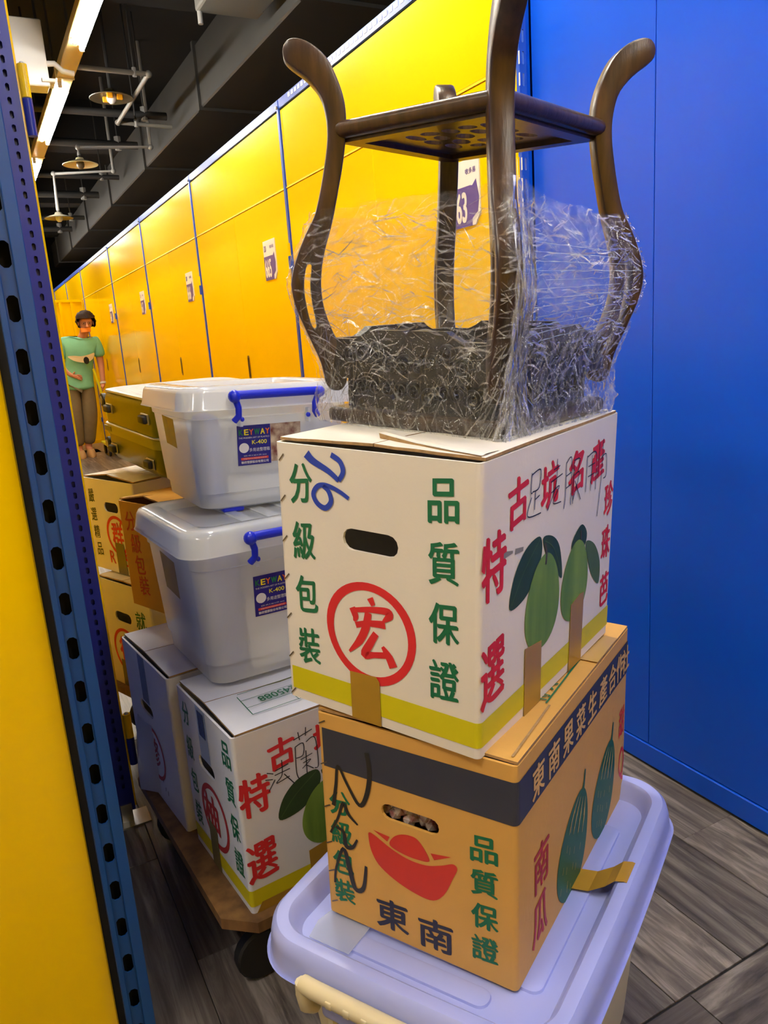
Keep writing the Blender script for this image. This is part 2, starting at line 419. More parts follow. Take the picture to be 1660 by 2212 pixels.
# --- left side: the unit the camera stands in; its far partition ends at the corridor
wl = struct('wall_left', bx(-1.6, 0.0375, 1.19, 1.21, 0.0, WH, 0.002, 1), YELLOW)
struct('wall_left_core', bx(-1.6, 0.125, 1.80, 1.82, 0, WH), mat('partition_back', (120, 140, 205), 0.5))
obj('bounce_sheet', bx(-1.6, 0.036, 1.21, 1.216, 0, WH), MATS['partition_back'] if 'partition_back' in MATS else BLUEW, wl)  # added sheet, tinted to bounce blue light onto the dolly cartons
obj('dark_gap_strip', bx(0.0375, 0.050, 1.195, 1.25, 0.0, WH), BLACK, wl)  # black strip stands in for the dark gap beside the upright
up = thing('rack_upright', 'mid-blue steel rack upright with keyhole slots beside the yellow partition', 'upright', (0.0490, 1.155, 0), (0, 0, 0), 'slotted steel uprights')
UW = 0.0425
k = slotted(NB(), 0.0075, 0.0265, 0, 2.15, [(0.017, 0.033 + i*0.0695, 0.0145, 0.0345) for i in range(30)], lambda u, v, t: (u, 0.004 + t, v), 0.0025)
obj('keyhole_face', k, BLUER, up)
for x0, x1 in ((-0.0005, 0.0078), (0.0262, UW+0.0005)):
    obj('rib', bx(x0, x1, -0.002, 0.003, 0, 2.15, 0.001, 1), BLUER, up)
obj('side_flange', bx(UW-0.002, UW, 0, 0.040, 0, 2.15), BLUER, up)
obj('side_flange', bx(0, 0.002, 0, 0.040, 0, 2.15), BLUER, up)
obj('back_web', bx(0.002, UW-0.002, 0.038, 0.040, 0, 2.15), DARK, up)
fr = thing('door_frame', 'dark blue slotted angle frame with yellow and blue hinge barrels at the unit opening', 'door frame', (0.183, 1.83, 0))
k = slotted(NB(), -0.05, 0.0, 0.03, 2.15, [(-0.020, 0.10 + i*0.0255, 0.0075, 0.0145) for i in range(80)], lambda u, v, t: (u, t, v), 0.003)
obj('slotted_face', k, DKBLUE, fr)
obj('side_flange', bx(-0.003, 0.0, 0.003, 0.045, 0.03, 2.15), DKBLUE, fr)
obj('slot_backing', bx(-0.05, -0.003, 0.012, 0.015, 0.03, 2.15), DKBLUE, fr)  # added backing sheet that keeps the slots looking dark
obj('yellow_edge_strip', bx(0.0, 0.004, 0.0, 0.04, 0.04, 2.15), YELLOW, fr)
for z in (1.66, 0.225):
    k = NB(); lathe(k, [(0, 0), (0.0095, 0), (0.0095, 0.062), (0, 0.062)], 12, Matrix.Translation((0.013, -0.004, z+0.002)))
    hb = obj('hinge_barrel', k, YELLOW, fr, 40)
    k = NB(); lathe(k, [(0, 0), (0.0095, 0), (0.0095, 0.07), (0, 0.07)], 12, Matrix.Translation((0.013, -0.004, z-0.07)))
    obj('hinge_barrel', k, DKBLUE, fr, 40)
    k = NB(); lathe(k, [(0, 0), (0.005, 0), (0.004, 0.004), (0, 0.006)], 10, Matrix.Translation((0.013, -0.004, z+0.064)))
    obj('hinge_pin', k, STEEL, hb, 40)
obj('foot_plate', bx(-0.06, 0.03, -0.03, 0.04, 0.0, 0.004), STEEL, fr)
obj('foot_bracket', bx(-0.035, -0.008, -0.004, 0.0, 0.004, 0.05), STEEL, fr)
# left row of doors further along (its face turns to the corridor)
for i in range(9):
    d = struct_empty('door_%d' % (20+i), (0.165, 1.875 + i*1.57, 0))
    obj('leaf', bx(-0.03, 0, 0.012, 1.558, 0.03, 1.806, 0.003, 1), YELLOW, d)
    obj('transom_panel', bx(-0.03, 0, 0.012, 1.558, 1.814, WH, 0.003, 1), YELLOW, d)
    obj('post', bx(-0.04, 0.002, -0.012, 0.012, 0, WH+0.01), BLUEP, d)
# unit walls behind the camera
wb = struct('wall_back', bx(-1.62, -1.6, -1.4, 1.19, 0, WH), mat('unit_wall_paint', (168, 174, 190), 0.5))
struct('wall_behind', bx(-1.6, 1.39, -1.42, -1.4, 0, WH), YELLOW)
struct('wall_end', bx(-0.2, 1.6, 17.0, 17.05, 0, WH), YELLOW)

# --- ceiling and its services
ceiling = struct('ceiling', bx(-4, 6, -6, 19, 3.75, 3.8), CEIL)
struct('wall_far_right', bx(5.9, 6.0, -6, 19, 0, 3.75), CEIL)
struct('wall_far_left', bx(-4.0, -3.9, -6, 19, 0, 3.75), CEIL)
struct('wall_far_end', bx(-4, 6, 18.9, 19, 0, 3.75), CEIL)
for i, y in enumerate((5.2, 9.2, 12.6, 15.8)):
    tag(obj('ceiling_beam', bx(-3.9, 5.9, y, y+0.35, 3.3, 3.75), CEIL), 'dark painted ceiling beam crossing over the corridor', 'beam', 'ceiling beams')
duct = thing('air_duct', 'long dark grey rectangular air duct above the yellow doors', 'duct', (2.05, 0, 2.85))
obj('duct_body', bx(-0.22, 0.35, -2, 17, 0.0, 0.42, 0.01, 1), DUCT, duct)
for y in range(0, 17, 2): obj('duct_flange', bx(-0.24, 0.37, y, y+0.04, -0.02, 0.44), DUCT, duct)
ac = thing('ceiling_air_unit', 'boxy grey ceiling air unit hanging above the doors', 'air unit', (1.4, 3.8, 2.9))
obj('casing', bx(0, 0.36, 0, 0.72, 0, 0.26, 0.015, 2), mat('unit_grey', (112, 112, 108), 0.4), ac)
obj('drain_stub', tube(NB(), [(0.02, 0.7, 0.02), (0.02, 0.7, -0.06)], 0.014), PIPEW, ac)
for x, y in ((0.03, 0.05), (0.33, 0.05), (0.03, 0.67), (0.33, 0.67)): obj('hanger_rod', tube(NB(), [(x, y, 0.26), (x, y, 0.85)], 0.006, 6), PIPE, ac)
def pipe(name, label, pts, r, m, hangers=(), group='ceiling pipes'):
    o = thing(name, label, 'pipe', (pts[0][0], pts[0][1], pts[0][2]), group=group); b = Vector(pts[0])
    obj('pipe_run', tube(NB(), [Vector(p)-b for p in pts], r, 10), m, o, 50)
    for p in pts[1:-1]:
        k = NB(); bmesh.ops.create_uvsphere(k, u_segments=10, v_segments=8, radius=r*1.45, matrix=Matrix.Translation(Vector(p)-b)); obj('elbow', k, m, o, 60)
    for h in hangers:
        q = Vector(h)-b
        obj('hanger_rod', tube(NB(), [q, q+Vector((0, 0, 3.75-h[2]))], 0.007, 6), PIPE, o)
        obj('clamp', tube(NB(), [q-Vector((0, 0, r*1.4)), q+Vector((0, 0, r*2))], r*0.9, 8), PIPEW, o)
    return o
pipe('sprinkler_pipe', 'pale zigzag pipe hung from the ceiling above the round dark shade', [(0.9, 5.53, 2.9), (1.36, 5.55, 2.9), (1.36, 6.72, 2.9), (1.79, 6.755, 2.9)], 0.016, mat('pipe_mid', (128, 126, 120), 0.45), [(1.27, 5.55, 2.9), (1.5, 6.73, 2.9)])
pipe('sprinkler_pipe', 'grey pipe dropping to the white round lamp shade', [(1.76, 7.44, 3.75), (1.76, 7.44, 2.9), (1.16, 7.56, 2.9), (1.16, 7.56, 2.835)], 0.017, PIPEW)
pipe('sprinkler_pipe', 'grey pipe running on beyond the white lamp shade', [(1.6, 8.45, 3.75), (1.6, 8.45, 2.9), (1.06, 8.65, 2.9), (1.06, 8.75, 2.575)], 0.017, PIPEW)
PW_ = ('above the pale zigzag pipe', 'just beyond the cream lamp shade', 'above the small far shade', 'over the person', 'beyond the person', 'near the far end wall')
for i, (y, z, r) in enumerate(((6.7, 3.0, 0.03), (7.9, 3.05, 0.035), (9.0, 2.98, 0.025), (10.4, 3.05, 0.04), (11.8, 3.0, 0.03), (13.2, 3.05, 0.04))):
    pipe('service_pipe', 'dark service pipe crossing the ceiling ' + PW_[i], [(-3.5, y, z), (1.78, y+0.15, z)], r, PIPE, [(0.4, y+0.11, z), (1.6, y+0.145, z)], 'dark service pipes')
def round_shade(loc, label, m, rad, lamp, rod):
    o = thing('pendant_shade', label, 'lamp shade', loc, group=None)
    k = NB(); lathe(k, [(0.0, 0.055), (0.03, 0.055), (0.04, 0.035), (rad*0.6, 0.022), (rad, 0.0), (rad*0.98, -0.004), (rad*0.6, 0.012), (0.03, 0.022), (0, 0.022)], 32); obj('shade', k, m, o, 50)
    k = NB(); lathe(k, [(0, 0.03), (0.03, 0.03), (0.034, 0.0), (0.03, -0.02), (0.016, -0.035), (0, -0.037)], 16); obj('bulb_holder', k, lamp, o, 50)
    obj('drop_rod', tube(NB(), [(0, 0, 0.05), (0, 0, rod)], 0.013, 8), PIPE, o)
    return o
rs = round_shade((1.2, 6.04, 2.88), 'dark round shade with a small white bulb hanging over the corridor', mat('shade_dark', (60, 54, 36), 0.4), 0.15, WHITE, 0.87)
for a in (120, 250, 330): obj('amber_lens', bx(0.06*math.cos(R_(a))-0.02, 0.06*math.cos(R_(a))+0.02, 0.06*math.sin(R_(a))-0.015, 0.06*math.sin(R_(a))+0.015, -0.014, 0.02, 0.004, 1), mat('amber', (220, 150, 20), 0.3), rs)
round_shade((1.16, 7.56, 2.76), 'cream round lamp shade hanging from a grey bent pipe', CREAM, 0.15, mat('holder', (90, 80, 60), 0.5), 0.075)
round_shade((1.06, 8.75, 2.50), 'small far round shade below the last grey pipe', mat('shade_grey', (90, 86, 74), 0.4), 0.14, WHITE, 0.075)
eb = thing('junction_box', 'white electrical junction box with cable glands high over the left doors', 'junction box', (0.50, 5.0, 2.62))
obj('box_body', bx(0, 0.17, 0, 0.14, 0.0, 0.34, 0.006, 1), WHITE, eb)
for i in range(4): obj('cable_gland', tube(NB(), [(0.13, -0.004+i*0.035, 0.03), (0.20, -0.004+i*0.035, 0.03)], 0.011, 8), WHITE, eb)
obj('conduit', tube(NB(), [(0.16, 0.02, 0.12), (0.21, 0.02, 0.125), (0.25, 0.02, 0.09), (0.31, 0.02, 0.08)], 0.016, 8), WHITE, eb, 60)
obj('drop_rod', tube(NB(), [(0.16, 0.12, 0.34), (0.16, 0.12, 1.1)], 0.008, 6), PIPE, eb)
# fluorescent battens, two tubes each, over the corridor
LIGHTS = [(0.80, 3.35 + q*2.05, w_) for q, w_ in zip(range(-3, 6), ('over the end partition', 'above the open unit', 'beside the blue panelling', 'nearest the ceiling air unit', 'next to the white junction box', 'alongside the cream lamp shade', 'past the small far shade', 'above the person', 'at the far end wall'))] + [(-0.85, -0.35, '')]  # last entry: unseen fill batten, added to brighten the stack front
for lx, y0, where in LIGHTS:
    o = thing('fluorescent_light', ('twin-tube fluorescent batten over the corridor ' + where) if where else 'unseen twin-tube fill batten added over the open storage unit to light the stack front', 'ceiling light', (lx, y0, 2.75), group='fluorescent battens')
    obj('channel', bx(-0.05, 0.05, -0.08, 1.965, 0.012, 0.065, 0.004, 1), BATTEN, o)
    obj('channel_joint', bx(-0.054, 0.054, 1.955, 1.97, 0.008, 0.068), BATTEN, o)
    for s, off in ((-1, 0.0), (1, 0.1)):
        obj('tube', tube(NB(), [(s*0.024, off, -0.006), (s*0.024, off+1.3, -0.006)], 0.013, 10), TUBE, o, 50)
        for e in (off-0.012, off+1.304): obj('lamp_socket', bx(s*0.024-0.012, s*0.024+0.012, e-0.008, e+0.008, -0.018, 0.014), WHITE, o)
    obj('suspension', tube(NB(), [(0, 0.3, 0.06), (0, 0.3, 1.0)], 0.008, 6), PIPE, o)
    obj('suspension', tube(NB(), [(0, 1.6, 0.06), (0, 1.6, 1.0)], 0.008, 6), PIPE, o)
# ================================================================= CARTONS
WPAPER = mat('white_carton', (236, 228, 214), 0.55, spec=0.3, var=0.07, vscale=5, bump=0.05, bscale=90)
WPAPER2 = mat('white_carton_cool', (226, 226, 230), 0.5, spec=0.35, var=0.06, vscale=6, bump=0.05, bscale=90)
CPAPER = mat('cream_carton', (250, 246, 232), 0.55, spec=0.3, var=0.08, vscale=6, bump=0.05, bscale=90)
KRAFT = mat('kraft_carton', (214, 164, 84), 0.55, spec=0.3, var=0.07, vscale=7, bump=0.06, bscale=90)
KRAFT2 = mat('kraft_carton_dark', (196, 146, 62), 0.55, spec=0.3, var=0.08, vscale=7)
KEDGE = mat('cardboard_edge', (176, 140, 92), 0.8, var=0.35, vscale=120)
INSIDE = mat('carton_inside', (150, 115, 66), 0.8)
GREEN = mat('print_green', (14, 104, 66), 0.5); RED = mat('print_red', (214, 40, 46), 0.5); NAVY = mat('print_navy', (52, 54, 66), 0.5, var=0.08, vscale=20)
LIME = mat('print_lime', (214, 202, 14), 0.45, var=0.06, vscale=14)
DRED = mat('print_dark_red', (176, 38, 44), 0.5)
PEN = mat('pen_black', (26, 26, 34), 0.5); PENB = mat('marker_blue', (36, 66, 178), 0.45); PENK = mat('marker_black', (44, 40, 34), 0.5, var=0.4, vscale=40)
TAPE = mat('brown_tape', (172, 132, 44), 0.22, spec=0.5, var=0.06, vscale=20)
TAPED = mat('olive_tape', (112, 104, 66), 0.25)
CLEART = see_through('clear_tape', (190, 200, 215), 0.22, 0.12)
STAPLE = mat('staple_metal', (120, 112, 98), 0.35, metal=0.8)

class Carton:
    def __init__(s, name, label, o, rot, a, b, H, m, hole=None, group=None, flaps=True, flap_gap=0.006, lift=0.006, hole_r=None):
        s.a, s.b, s.H = a, b, H
        s.t = t = thing(name, label, 'carton', o, rot, group)
        th, r = 0.004, 0.007
        hs = [stadium(hole[0], hole[1], hole[2], hole[3])] if hole else []
        k = NB(); plate(k, [(r, 0), (b-r, 0), (b-r, H), (r, H)], hs, lambda u, v, w: (w, b-u, v), th)
        if hole:
            pass
        s.panel = obj('handle_panel', k, m, t)
        path = []
        def arc(cx, cy, a0):
            for q in range(6):
                an = R_(a0 + 90*q/5); path.append((cx + math.cos(an), cy + math.sin(an)))
        def ring(off):
            P = []; rr_ = r - off
            for cx, cy, a0 in ((r, r, 180), (a-r, r, 270), (a-r, b-r, 0), (r, b-r, 90)):
                for q in range(6):
                    an = R_(a0 + 90*q/5); P.append((cx + rr_*math.cos(an), cy + rr_*math.sin(an)))
            return P
        ro, ri = ring(0), ring(th)
        k = NB()
        zs = [0, 0.004, H*0.25, H*0.5, H*0.75, H-0.004, H]
        def jit(p, z): return (p[0], p[1], z)
        loft(k, [[jit(p, z) for p in ro] for z in zs], False)
        loft(k, [[jit(p, z) for p in reversed(ri)] for z in (0, H)], False)
        for z, flip in ((H, 1), (0, 0)):
            A = [k.verts.new((p[0], p[1], z)) for p in ro]; B = [k.verts.new((p[0], p[1], z)) for p in ri]
            for q in range(len(A)-1): k.faces.new((A[q], A[q+1], B[q+1], B[q]))
        vs = [k.verts.new((p[0], p[1], 0.003)) for p in ri]; k.faces.new(vs)
        s.body = obj('body', k, m, t, 30)
        if flaps:
            for side in (0, 1):
                y0, y1 = (0.001, b/2-0.001) if side == 0 else (b/2+0.001, b-0.001)
                k = NB(); nx, ny = 8, 5; top = []; bot = []
                for i in range(nx+1):
                    for j in range(ny+1):
                        x = flap_gap + (a-2*flap_gap)*i/nx; y = y0 + (y1-y0)*j/ny
                        inner = j/ny if side == 0 else 1-j/ny
                        z = H + 0.001 + lift*inner*(max(0, 1-i/3.0) + 0.15*math.sin(i*1.7+side)) + 0.0006*math.sin(7*i+3*j)
                        top.append(k.verts.new((x, y, z+0.0035))); bot.append(k.verts.new((x, y, z)))
                def id(i, j): return i*(ny+1)+j
                for i in range(nx):
                    for j in range(ny):
                        k.faces.new((top[id(i,j)], top[id(i+1,j)], top[id(i+1,j+1)], top[id(i,j+1)]))
                        k.faces.new((bot[id(i,j)], bot[id(i,j+1)], bot[id(i+1,j+1)], bot[id(i+1,j)]))
                per = [id(i,0) for i in range(nx+1)] + [id(nx,j) for j in range(1,ny+1)] + [id(i,ny) for i in range(nx-1,-1,-1)] + [id(0,j) for j in range(ny-1,0,-1)]
                for q in range(len(per)):
                    p1, p2 = per[q], per[(q+1)%len(per)]
                    f = k.faces.new((bot[p1], bot[p2], top[p2], top[p1])); f.material_index = 1
                obj('top_flap', k, None, t, None, [m, KEDGE])
    def L(s, e=0.0006): return lambda u, v: (-e, s.b-u, v)
    def R(s, e=0.0006): return lambda u, v: (u, -e, v)
    def T(s, e=0.0006): return lambda u, v: (u, v, s.H + e)
    def chars(s, items, face, w, h, m, bold=0.035, rise=0.1, e=0.0006, name='lettering'):
        fn = getattr(s, face)(e)
        for ch, u, v in items: obj(name, text(NB(), ch, u, v, w, h, fn, bold, rise), m, s.t)
    def shape(s, name, pts, face, m, e=0.0006, smooth=True, k=5):
        P = [(p.x, p.y) for p in catmull(pts, True, k)] if smooth else pts
        return obj(name, poly(NB(), P, getattr(s, face)(e)), m, s.t)
    def strokes(s, name, lst, face, m, e=0.0012):
        bm = NB(); fn = getattr(s, face)(e)
        for pts, wd in lst: ribbon(bm, pts, wd, fn)
        return obj(name, bm, m, s.t)
    def ring(s, cu, cv, r0, r1, face, m, e=0.0006, squash=1.0):
        bm = NB(); fn = getattr(s, face)(e); n = 48; A = []; B = []
        for i in range(n):
            an = 2*math.pi*i/n; wob = 1 + 0.012*math.sin(3*an)
            A.append(bm.verts.new(fn(cu+r0*wob*squash*math.cos(an), cv+r0*wob*math.sin(an)))); B.append(bm.verts.new(fn(cu+r1*squash*math.cos(an), cv+r1*math.sin(an))))
        for i in range(n): bm.faces.new((A[i], A[(i+1)%n], B[(i+1)%n], B[i]))
        return obj('printed_ring', bm, m, s.t)
    def tape(s, face, quad, m=None, name='tape_strip', e=0.0016):
        fn = getattr(s, face)
        bm = NB(); A = [bm.verts.new(fn(e)(*p)) for p in quad]; B = [bm.verts.new(fn(e-0.0004)(*p)) for p in quad]
        bm.faces.new(A); bm.faces.new(list(reversed(B)))
        for i in range(len(A)): bm.faces.new((A[i], B[i], B[(i+1)%len(A)], A[(i+1)%len(A)]))
        return obj(name, bm, m or TAPE, s.t)
    def stripe_wrap(s, z0, z1, m, u0=0.0, e=0.0007, name='printed_band'):
        """one band running over the handle side, round the near edge and along the long side"""
        r = 0.007; P = [(-e, s.b-0.008), (-e, r)]
        for q in range(1, 6):
            an = R_(180 + 90*q/5); P.append((r + (r+e)*math.cos(an), r + (r+e)*math.sin(an)))
        P.append((s.a-0.004, -e))
        bm = NB(); loft(bm, [[(x, y, z0) for x, y in P], [(x, y, z1) for x, y in P]], False)
        return obj(name, bm, m, s.t)
    def staples(s, pts, ang=45):
        for u, v in pts:
            c, n = math.cos(R_(ang)), math.sin(R_(ang)); bm = NB(); fn = s.L(0.0012)
            ribbon(bm, [(u-0.006*c, v-0.006*n), (u+0.006*c, v+0.006*n)], 0.0018, fn, False)
            obj('staple', bm, STAPLE, s.t)

# a brush-written character built stroke by stroke (unit box), used for the big red seal
HONG = [([(0.50, 1.00), (0.56, 0.90)], [0.10, 0.07]),
        ([(0.14, 0.80), (0.20, 0.68), (0.17, 0.60)], [0.10, 0.10, 0.03]),
        ([(0.18, 0.77), (0.50, 0.83), (0.82, 0.86), (0.86, 0.80), (0.74, 0.70)], [0.06, 0.08, 0.10, 0.12, 0.03]),
        ([(0.20, 0.55), (0.45, 0.62), (0.78, 0.66)], [0.08, 0.08, 0.11]),
        ([(0.46, 0.78), (0.40, 0.55), (0.27, 0.33), (0.05, 0.12)], [0.10, 0.12, 0.11, 0.03]),
        ([(0.60, 0.50), (0.48, 0.33), (0.36, 0.14), (0.55, 0.17), (0.82, 0.22)], [0.09, 0.11, 0.12, 0.08, 0.09]),
        ([(0.72, 0.33), (0.84, 0.20), (0.92, 0.06)], [0.05, 0.12, 0.13])]
def brush(C, strokes, u, v, w, h, face, m, name='seal_character', e=0.0007):
    bm = NB(); fn = getattr(C, face)(e)
    for i, (pts, wd) in enumerate(strokes):
        f2 = (lambda d: (lambda a, b: tuple(Vector(fn(a, b)) + d)))(Vector((-0.00005*i if face == 'L' else 0, -0.00005*i if face == 'R' else 0, 0)))
        ribbon(bm, [(u + (x-0.5)*w, v + (y-0.5)*h) for x, y in pts], [q*w*1.25 for q in wd], f2)
    return obj(name, bm, m, C.t)

GUAVA = mat('print_guava', (128, 158, 60), 0.5, var=0.35, vscale=30, stretch=(1, 1, 0.15), alt=(84, 122, 44))
LEAFM = mat('print_leaf', (46, 72, 34), 0.5, var=0.25, vscale=40)
LEAFL = mat('print_leaf_light', (78, 104, 52), 0.5, var=0.2, vscale=40)
STEMM = mat('print_stem', (74, 62, 34), 0.5)
def ell(cu, cv, rx, ry, tilt=0, n=24, egg=0.0):
    out = []
    for i in range(n):
        a = 2*math.pi*i/n; x = rx*math.cos(a)*(1 - egg*math.sin(a)); y = ry*math.sin(a)
        out.append((cu + x*math.cos(tilt) - y*math.sin(tilt), cv + x*math.sin(tilt) + y*math.cos(tilt)))
    return out
def guava_print(C, seal, seal_m=RED, circ=True):
    V = (0.297, 0.224, 0.153, 0.081)
    C.chars(list(zip('分級包裝', (0.040,)*4, V)), 'L', 0.036, 0.050, GREEN, 0.03, 0.13)
    C.chars(list(zip('品質保證', (0.242,)*4, (0.300, 0.229, 0.158, 0.088))), 'L', 0.039, 0.050, GREEN, 0.03, 0.10)
    C.ring(0.138, 0.121, 0.0665, 0.0555, 'L', seal_m)
    C.stripe_wrap(0.014, 0.046, LIME)
    C.chars([('古', 0.088, 0.286), ('坑', 0.177, 0.287), ('名', 0.262, 0.287), ('產', 0.343, 0.289)], 'R', 0.052, 0.058, RED, 0.04, 0.14)
    C.chars([('特', 0.030, 0.226), ('選', 0.030, 0.098)], 'R', 0.058, 0.076, RED, 0.04, 0.10)
    C.chars([('珍', 0.396, 0.222), ('珠', 0.393, 0.155), ('芭', 0.396, 0.080)], 'R', 0.036, 0.052, RED, 0.035, 0.1)
    C.shape('printed_leaf', [(0.070, 0.160), (0.080, 0.196), (0.110, 0.222), (0.150, 0.228), (0.158, 0.205), (0.140, 0.178), (0.108, 0.160)], 'R', LEAFM, 0.0007)
    C.shape('printed_leaf', [(0.160, 0.222), (0.190, 0.218), (0.215, 0.196), (0.226, 0.152), (0.205, 0.165), (0.180, 0.186)], 'R', LEAFM, 0.0007)
    C.shape('printed_leaf', [(0.291, 0.208), (0.262, 0.196), (0.258, 0.180), (0.300, 0.172), (0.312, 0.190)], 'R', LEAFM, 0.0007)
    C.shape('printed_leaf', [(0.310, 0.178), (0.345, 0.165), (0.370, 0.132), (0.369, 0.098), (0.340, 0.118), (0.322, 0.145)], 'R', LEAFL, 0.0007)
    C.shape('printed_guava', ell(0.166, 0.138, 0.052, 0.063, -0.08, egg=0.16), 'R', GUAVA, 0.0009)
    C.shape('printed_guava', ell(0.274, 0.132, 0.048, 0.057, -0.12, egg=0.16), 'R', GUAVA, 0.0009)
    C.strokes('printed_stem', [([(0.166, 0.215), (0.172, 0.200), (0.170, 0.186)], 0.005)], 'R', STEMM, 0.0011); C.strokes('printed_stem', [([(0.288, 0.200), (0.290, 0.186)], 0.004)], 'R', STEMM, 0.0011)
    C.strokes('printed_vein', [([(0.074, 0.164), (0.105, 0.195), (0.150, 0.224)], 0.0012), ([(0.166, 0.218), (0.195, 0.200), (0.224, 0.156)], 0.0012)], 'R', LEAFL, 0.0011)

YA = 0.465
# --- white carton with the guava pictures, on the kraft carton
A = Carton('guava_carton', 'white fruit carton with red ringed seal and guava pictures under the wrapped stand', (0.437, 0.6544, 0.6676), (0.0557, -0.0013, YA), 0.422, 0.288, 0.345, WPAPER, (0.142, 0.237, 0.080, 0.027), lift=0.003, flap_gap=0.010)
guava_print(A, '宏')
brush(A, HONG, 0.140, 0.124, 0.076, 0.088, 'L', RED)
A.strokes('marker_number', [([(0.052, 0.335), (0.062, 0.327), (0.085, 0.317), (0.100, 0.307)], [0.012, 0.008, 0.006]), ([(0.100, 0.307), (0.107, 0.318), (0.103, 0.330), (0.090, 0.337)], [0.006, 0.007, 0.007]),
     ([(0.114, 0.287), (0.100, 0.294), (0.082, 0.299), (0.068, 0.297), (0.060, 0.286), (0.066, 0.275), (0.078, 0.271), (0.087, 0.280), (0.084, 0.292), (0.076, 0.298)], [0.005, 0.006, 0.007, 0.007, 0.006])], 'L', PENB)
A.staples([(0.011, 0.327), (0.010, 0.275), (0.009, 0.222), (0.0085, 0.171), (0.0085, 0.117), (0.008, 0.062), (0.008, 0.009)], 48)
A.tape('L', [(0.107, 0), (0.152, 0), (0.151, 0.060), (0.146, 0.066), (0.106, 0.064)])
A.tape('R', [(0.115, 0), (0.165, 0), (0.163, 0.086), (0.114, 0.093)])
A.tape('R', [(0.260, 0), (0.307, 0), (0.308, 0.104), (0.295, 0.106), (0.261, 0.100)])
A.strokes('pen_writing', [([(0.122, 0.312), (0.120, 0.290), (0.124, 0.288)], 0.0016), ([(0.122, 0.310), (0.146, 0.312), (0.143, 0.291), (0.124, 0.289)], 0.0016), ([(0.133, 0.289), (0.131, 0.266)], 0.0016), ([(0.131, 0.278), (0.145, 0.281)], 0.0016), ([(0.122, 0.283), (0.112, 0.262), (0.150, 0.258)], 0.0016),
     ([(0.186, 0.304), (0.205, 0.306)], 0.0016), ([(0.178, 0.290), (0.214, 0.294)], 0.0016), ([(0.196, 0.316), (0.194, 0.284), (0.170, 0.256)], 0.0016), ([(0.180, 0.276), (0.205, 0.280), (0.186, 0.262), (0.212, 0.258)], 0.0016),
     ([(0.226, 0.306), (0.226, 0.262), (0.222, 0.246)], 0.0016), ([(0.226, 0.305), (0.244, 0.307), (0.245, 0.246)], 0.0016), ([(0.226, 0.288), (0.243, 0.290)], 0.0014), ([(0.226, 0.272), (0.243, 0.274)], 0.0014), ([(0.252, 0.304), (0.272, 0.303), (0.268, 0.288)], 0.0016), ([(0.252, 0.302), (0.252, 0.246)], 0.0016), ([(0.254, 0.284), (0.272, 0.284), (0.252, 0.250)], 0.0016), ([(0.257, 0.276), (0.280, 0.246)], 0.0016),
     ([(0.300, 0.302), (0.298, 0.252)], 0.0016), ([(0.300, 0.300), (0.334, 0.300), (0.336, 0.248)], 0.0016), ([(0.304, 0.286), (0.330, 0.287)], 0.0014), ([(0.304, 0.272), (0.330, 0.273)], 0.0014), ([(0.318, 0.300), (0.316, 0.250)], 0.0014), ([(0.346, 0.312), (0.344, 0.262)], 0.0014), ([(0.350, 0.288), (0.374, 0.292), (0.378, 0.262), (0.366, 0.258)], 0.0016), ([(0.360, 0.316), (0.358, 0.262), (0.348, 0.206)], 0.0016)], 'R', PEN)
A.strokes('ink_smudge', [([(0.046, 0.232), (0.076, 0.229)], [0.010, 0.003]), ([(0.082, 0.2275), (0.104, 0.225)], [0.007, 0.005])], 'R', mat('smudge', (140, 136, 126), 0.6), 0.0005)
bm = NB()   # torn, lifted strip of flap on the top
P = [(0.012, 0.006), (0.020, 0.05), (0.030, 0.10), (0.040, 0.14), (0.046, 0.160)]
rings = []
for i, (x, y) in enumerate(P):
    lf = (0.001, 0.002, 0.004, 0.007, 0.009)[i]
    rings.append([(x, y, A.H+0.0048+lf), (x+0.010, y, A.H+0.0062+lf*0.8), (x+0.040, y, A.H+0.0052)])
loft(bm, rings, False); obj('torn_flap', bm, WPAPER, A.t)
bm = NB(); rnd = random.Random(2)
loft(bm, [[(x-0.0005, y, A.H+0.0012+0.7*(0.001, 0.002, 0.004, 0.007, 0.009)[i]), (x-0.0005-rnd.random()*0.002, y, A.H+0.0048+(0.001, 0.002, 0.004, 0.007, 0.009)[i])] for i, (x, y) in enumerate(P)], False); obj('torn_edge', bm, KEDGE, A.t)

# --- kraft squash carton
B = Carton('squash_carton', 'kraft fruit carton with dark band, red gold-ingot print and green squash pictures', (0.4577, 0.6258, 0.3607), (0.0233, 0.0174, 0.5184), 0.467, 0.2822, 0.304, KRAFT, (0.138, 0.190, 0.084, 0.022), lift=0.002, flap_gap=0.004)
B.stripe_wrap(0.228, 0.284, NAVY)
V = (0.178, 0.133, 0.087, 0.042)
B.chars(list(zip('分級包裝', (0.030,)*4, V)), 'L', 0.034, 0.036, GREEN, 0.03, 0.1)
B.chars(list(zip('品質保證', (0.240,)*4, (0.183, 0.137, 0.090, 0.044))), 'L', 0.036, 0.036, GREEN, 0.03, 0.1)
B.chars([('東', 0.106, 0.035), ('南', 0.171, 0.033)], 'L', 0.050, 0.046, mat('print_ink', (40, 40, 56), 0.5), 0.03, 0.08)
B.shape('printed_ingot', [(0.074, 0.144), (0.078, 0.122), (0.092, 0.103), (0.125, 0.088), (0.164, 0.083), (0.184, 0.098), (0.198, 0.128), (0.204, 0.143), (0.198, 0.148), (0.182, 0.140), (0.160, 0.132), (0.135, 0.131), (0.110, 0.137), (0.085, 0.148), (0.076, 0.150)], 'L', DRED if False else mat('print_ingot', (200, 52, 34), 0.5))
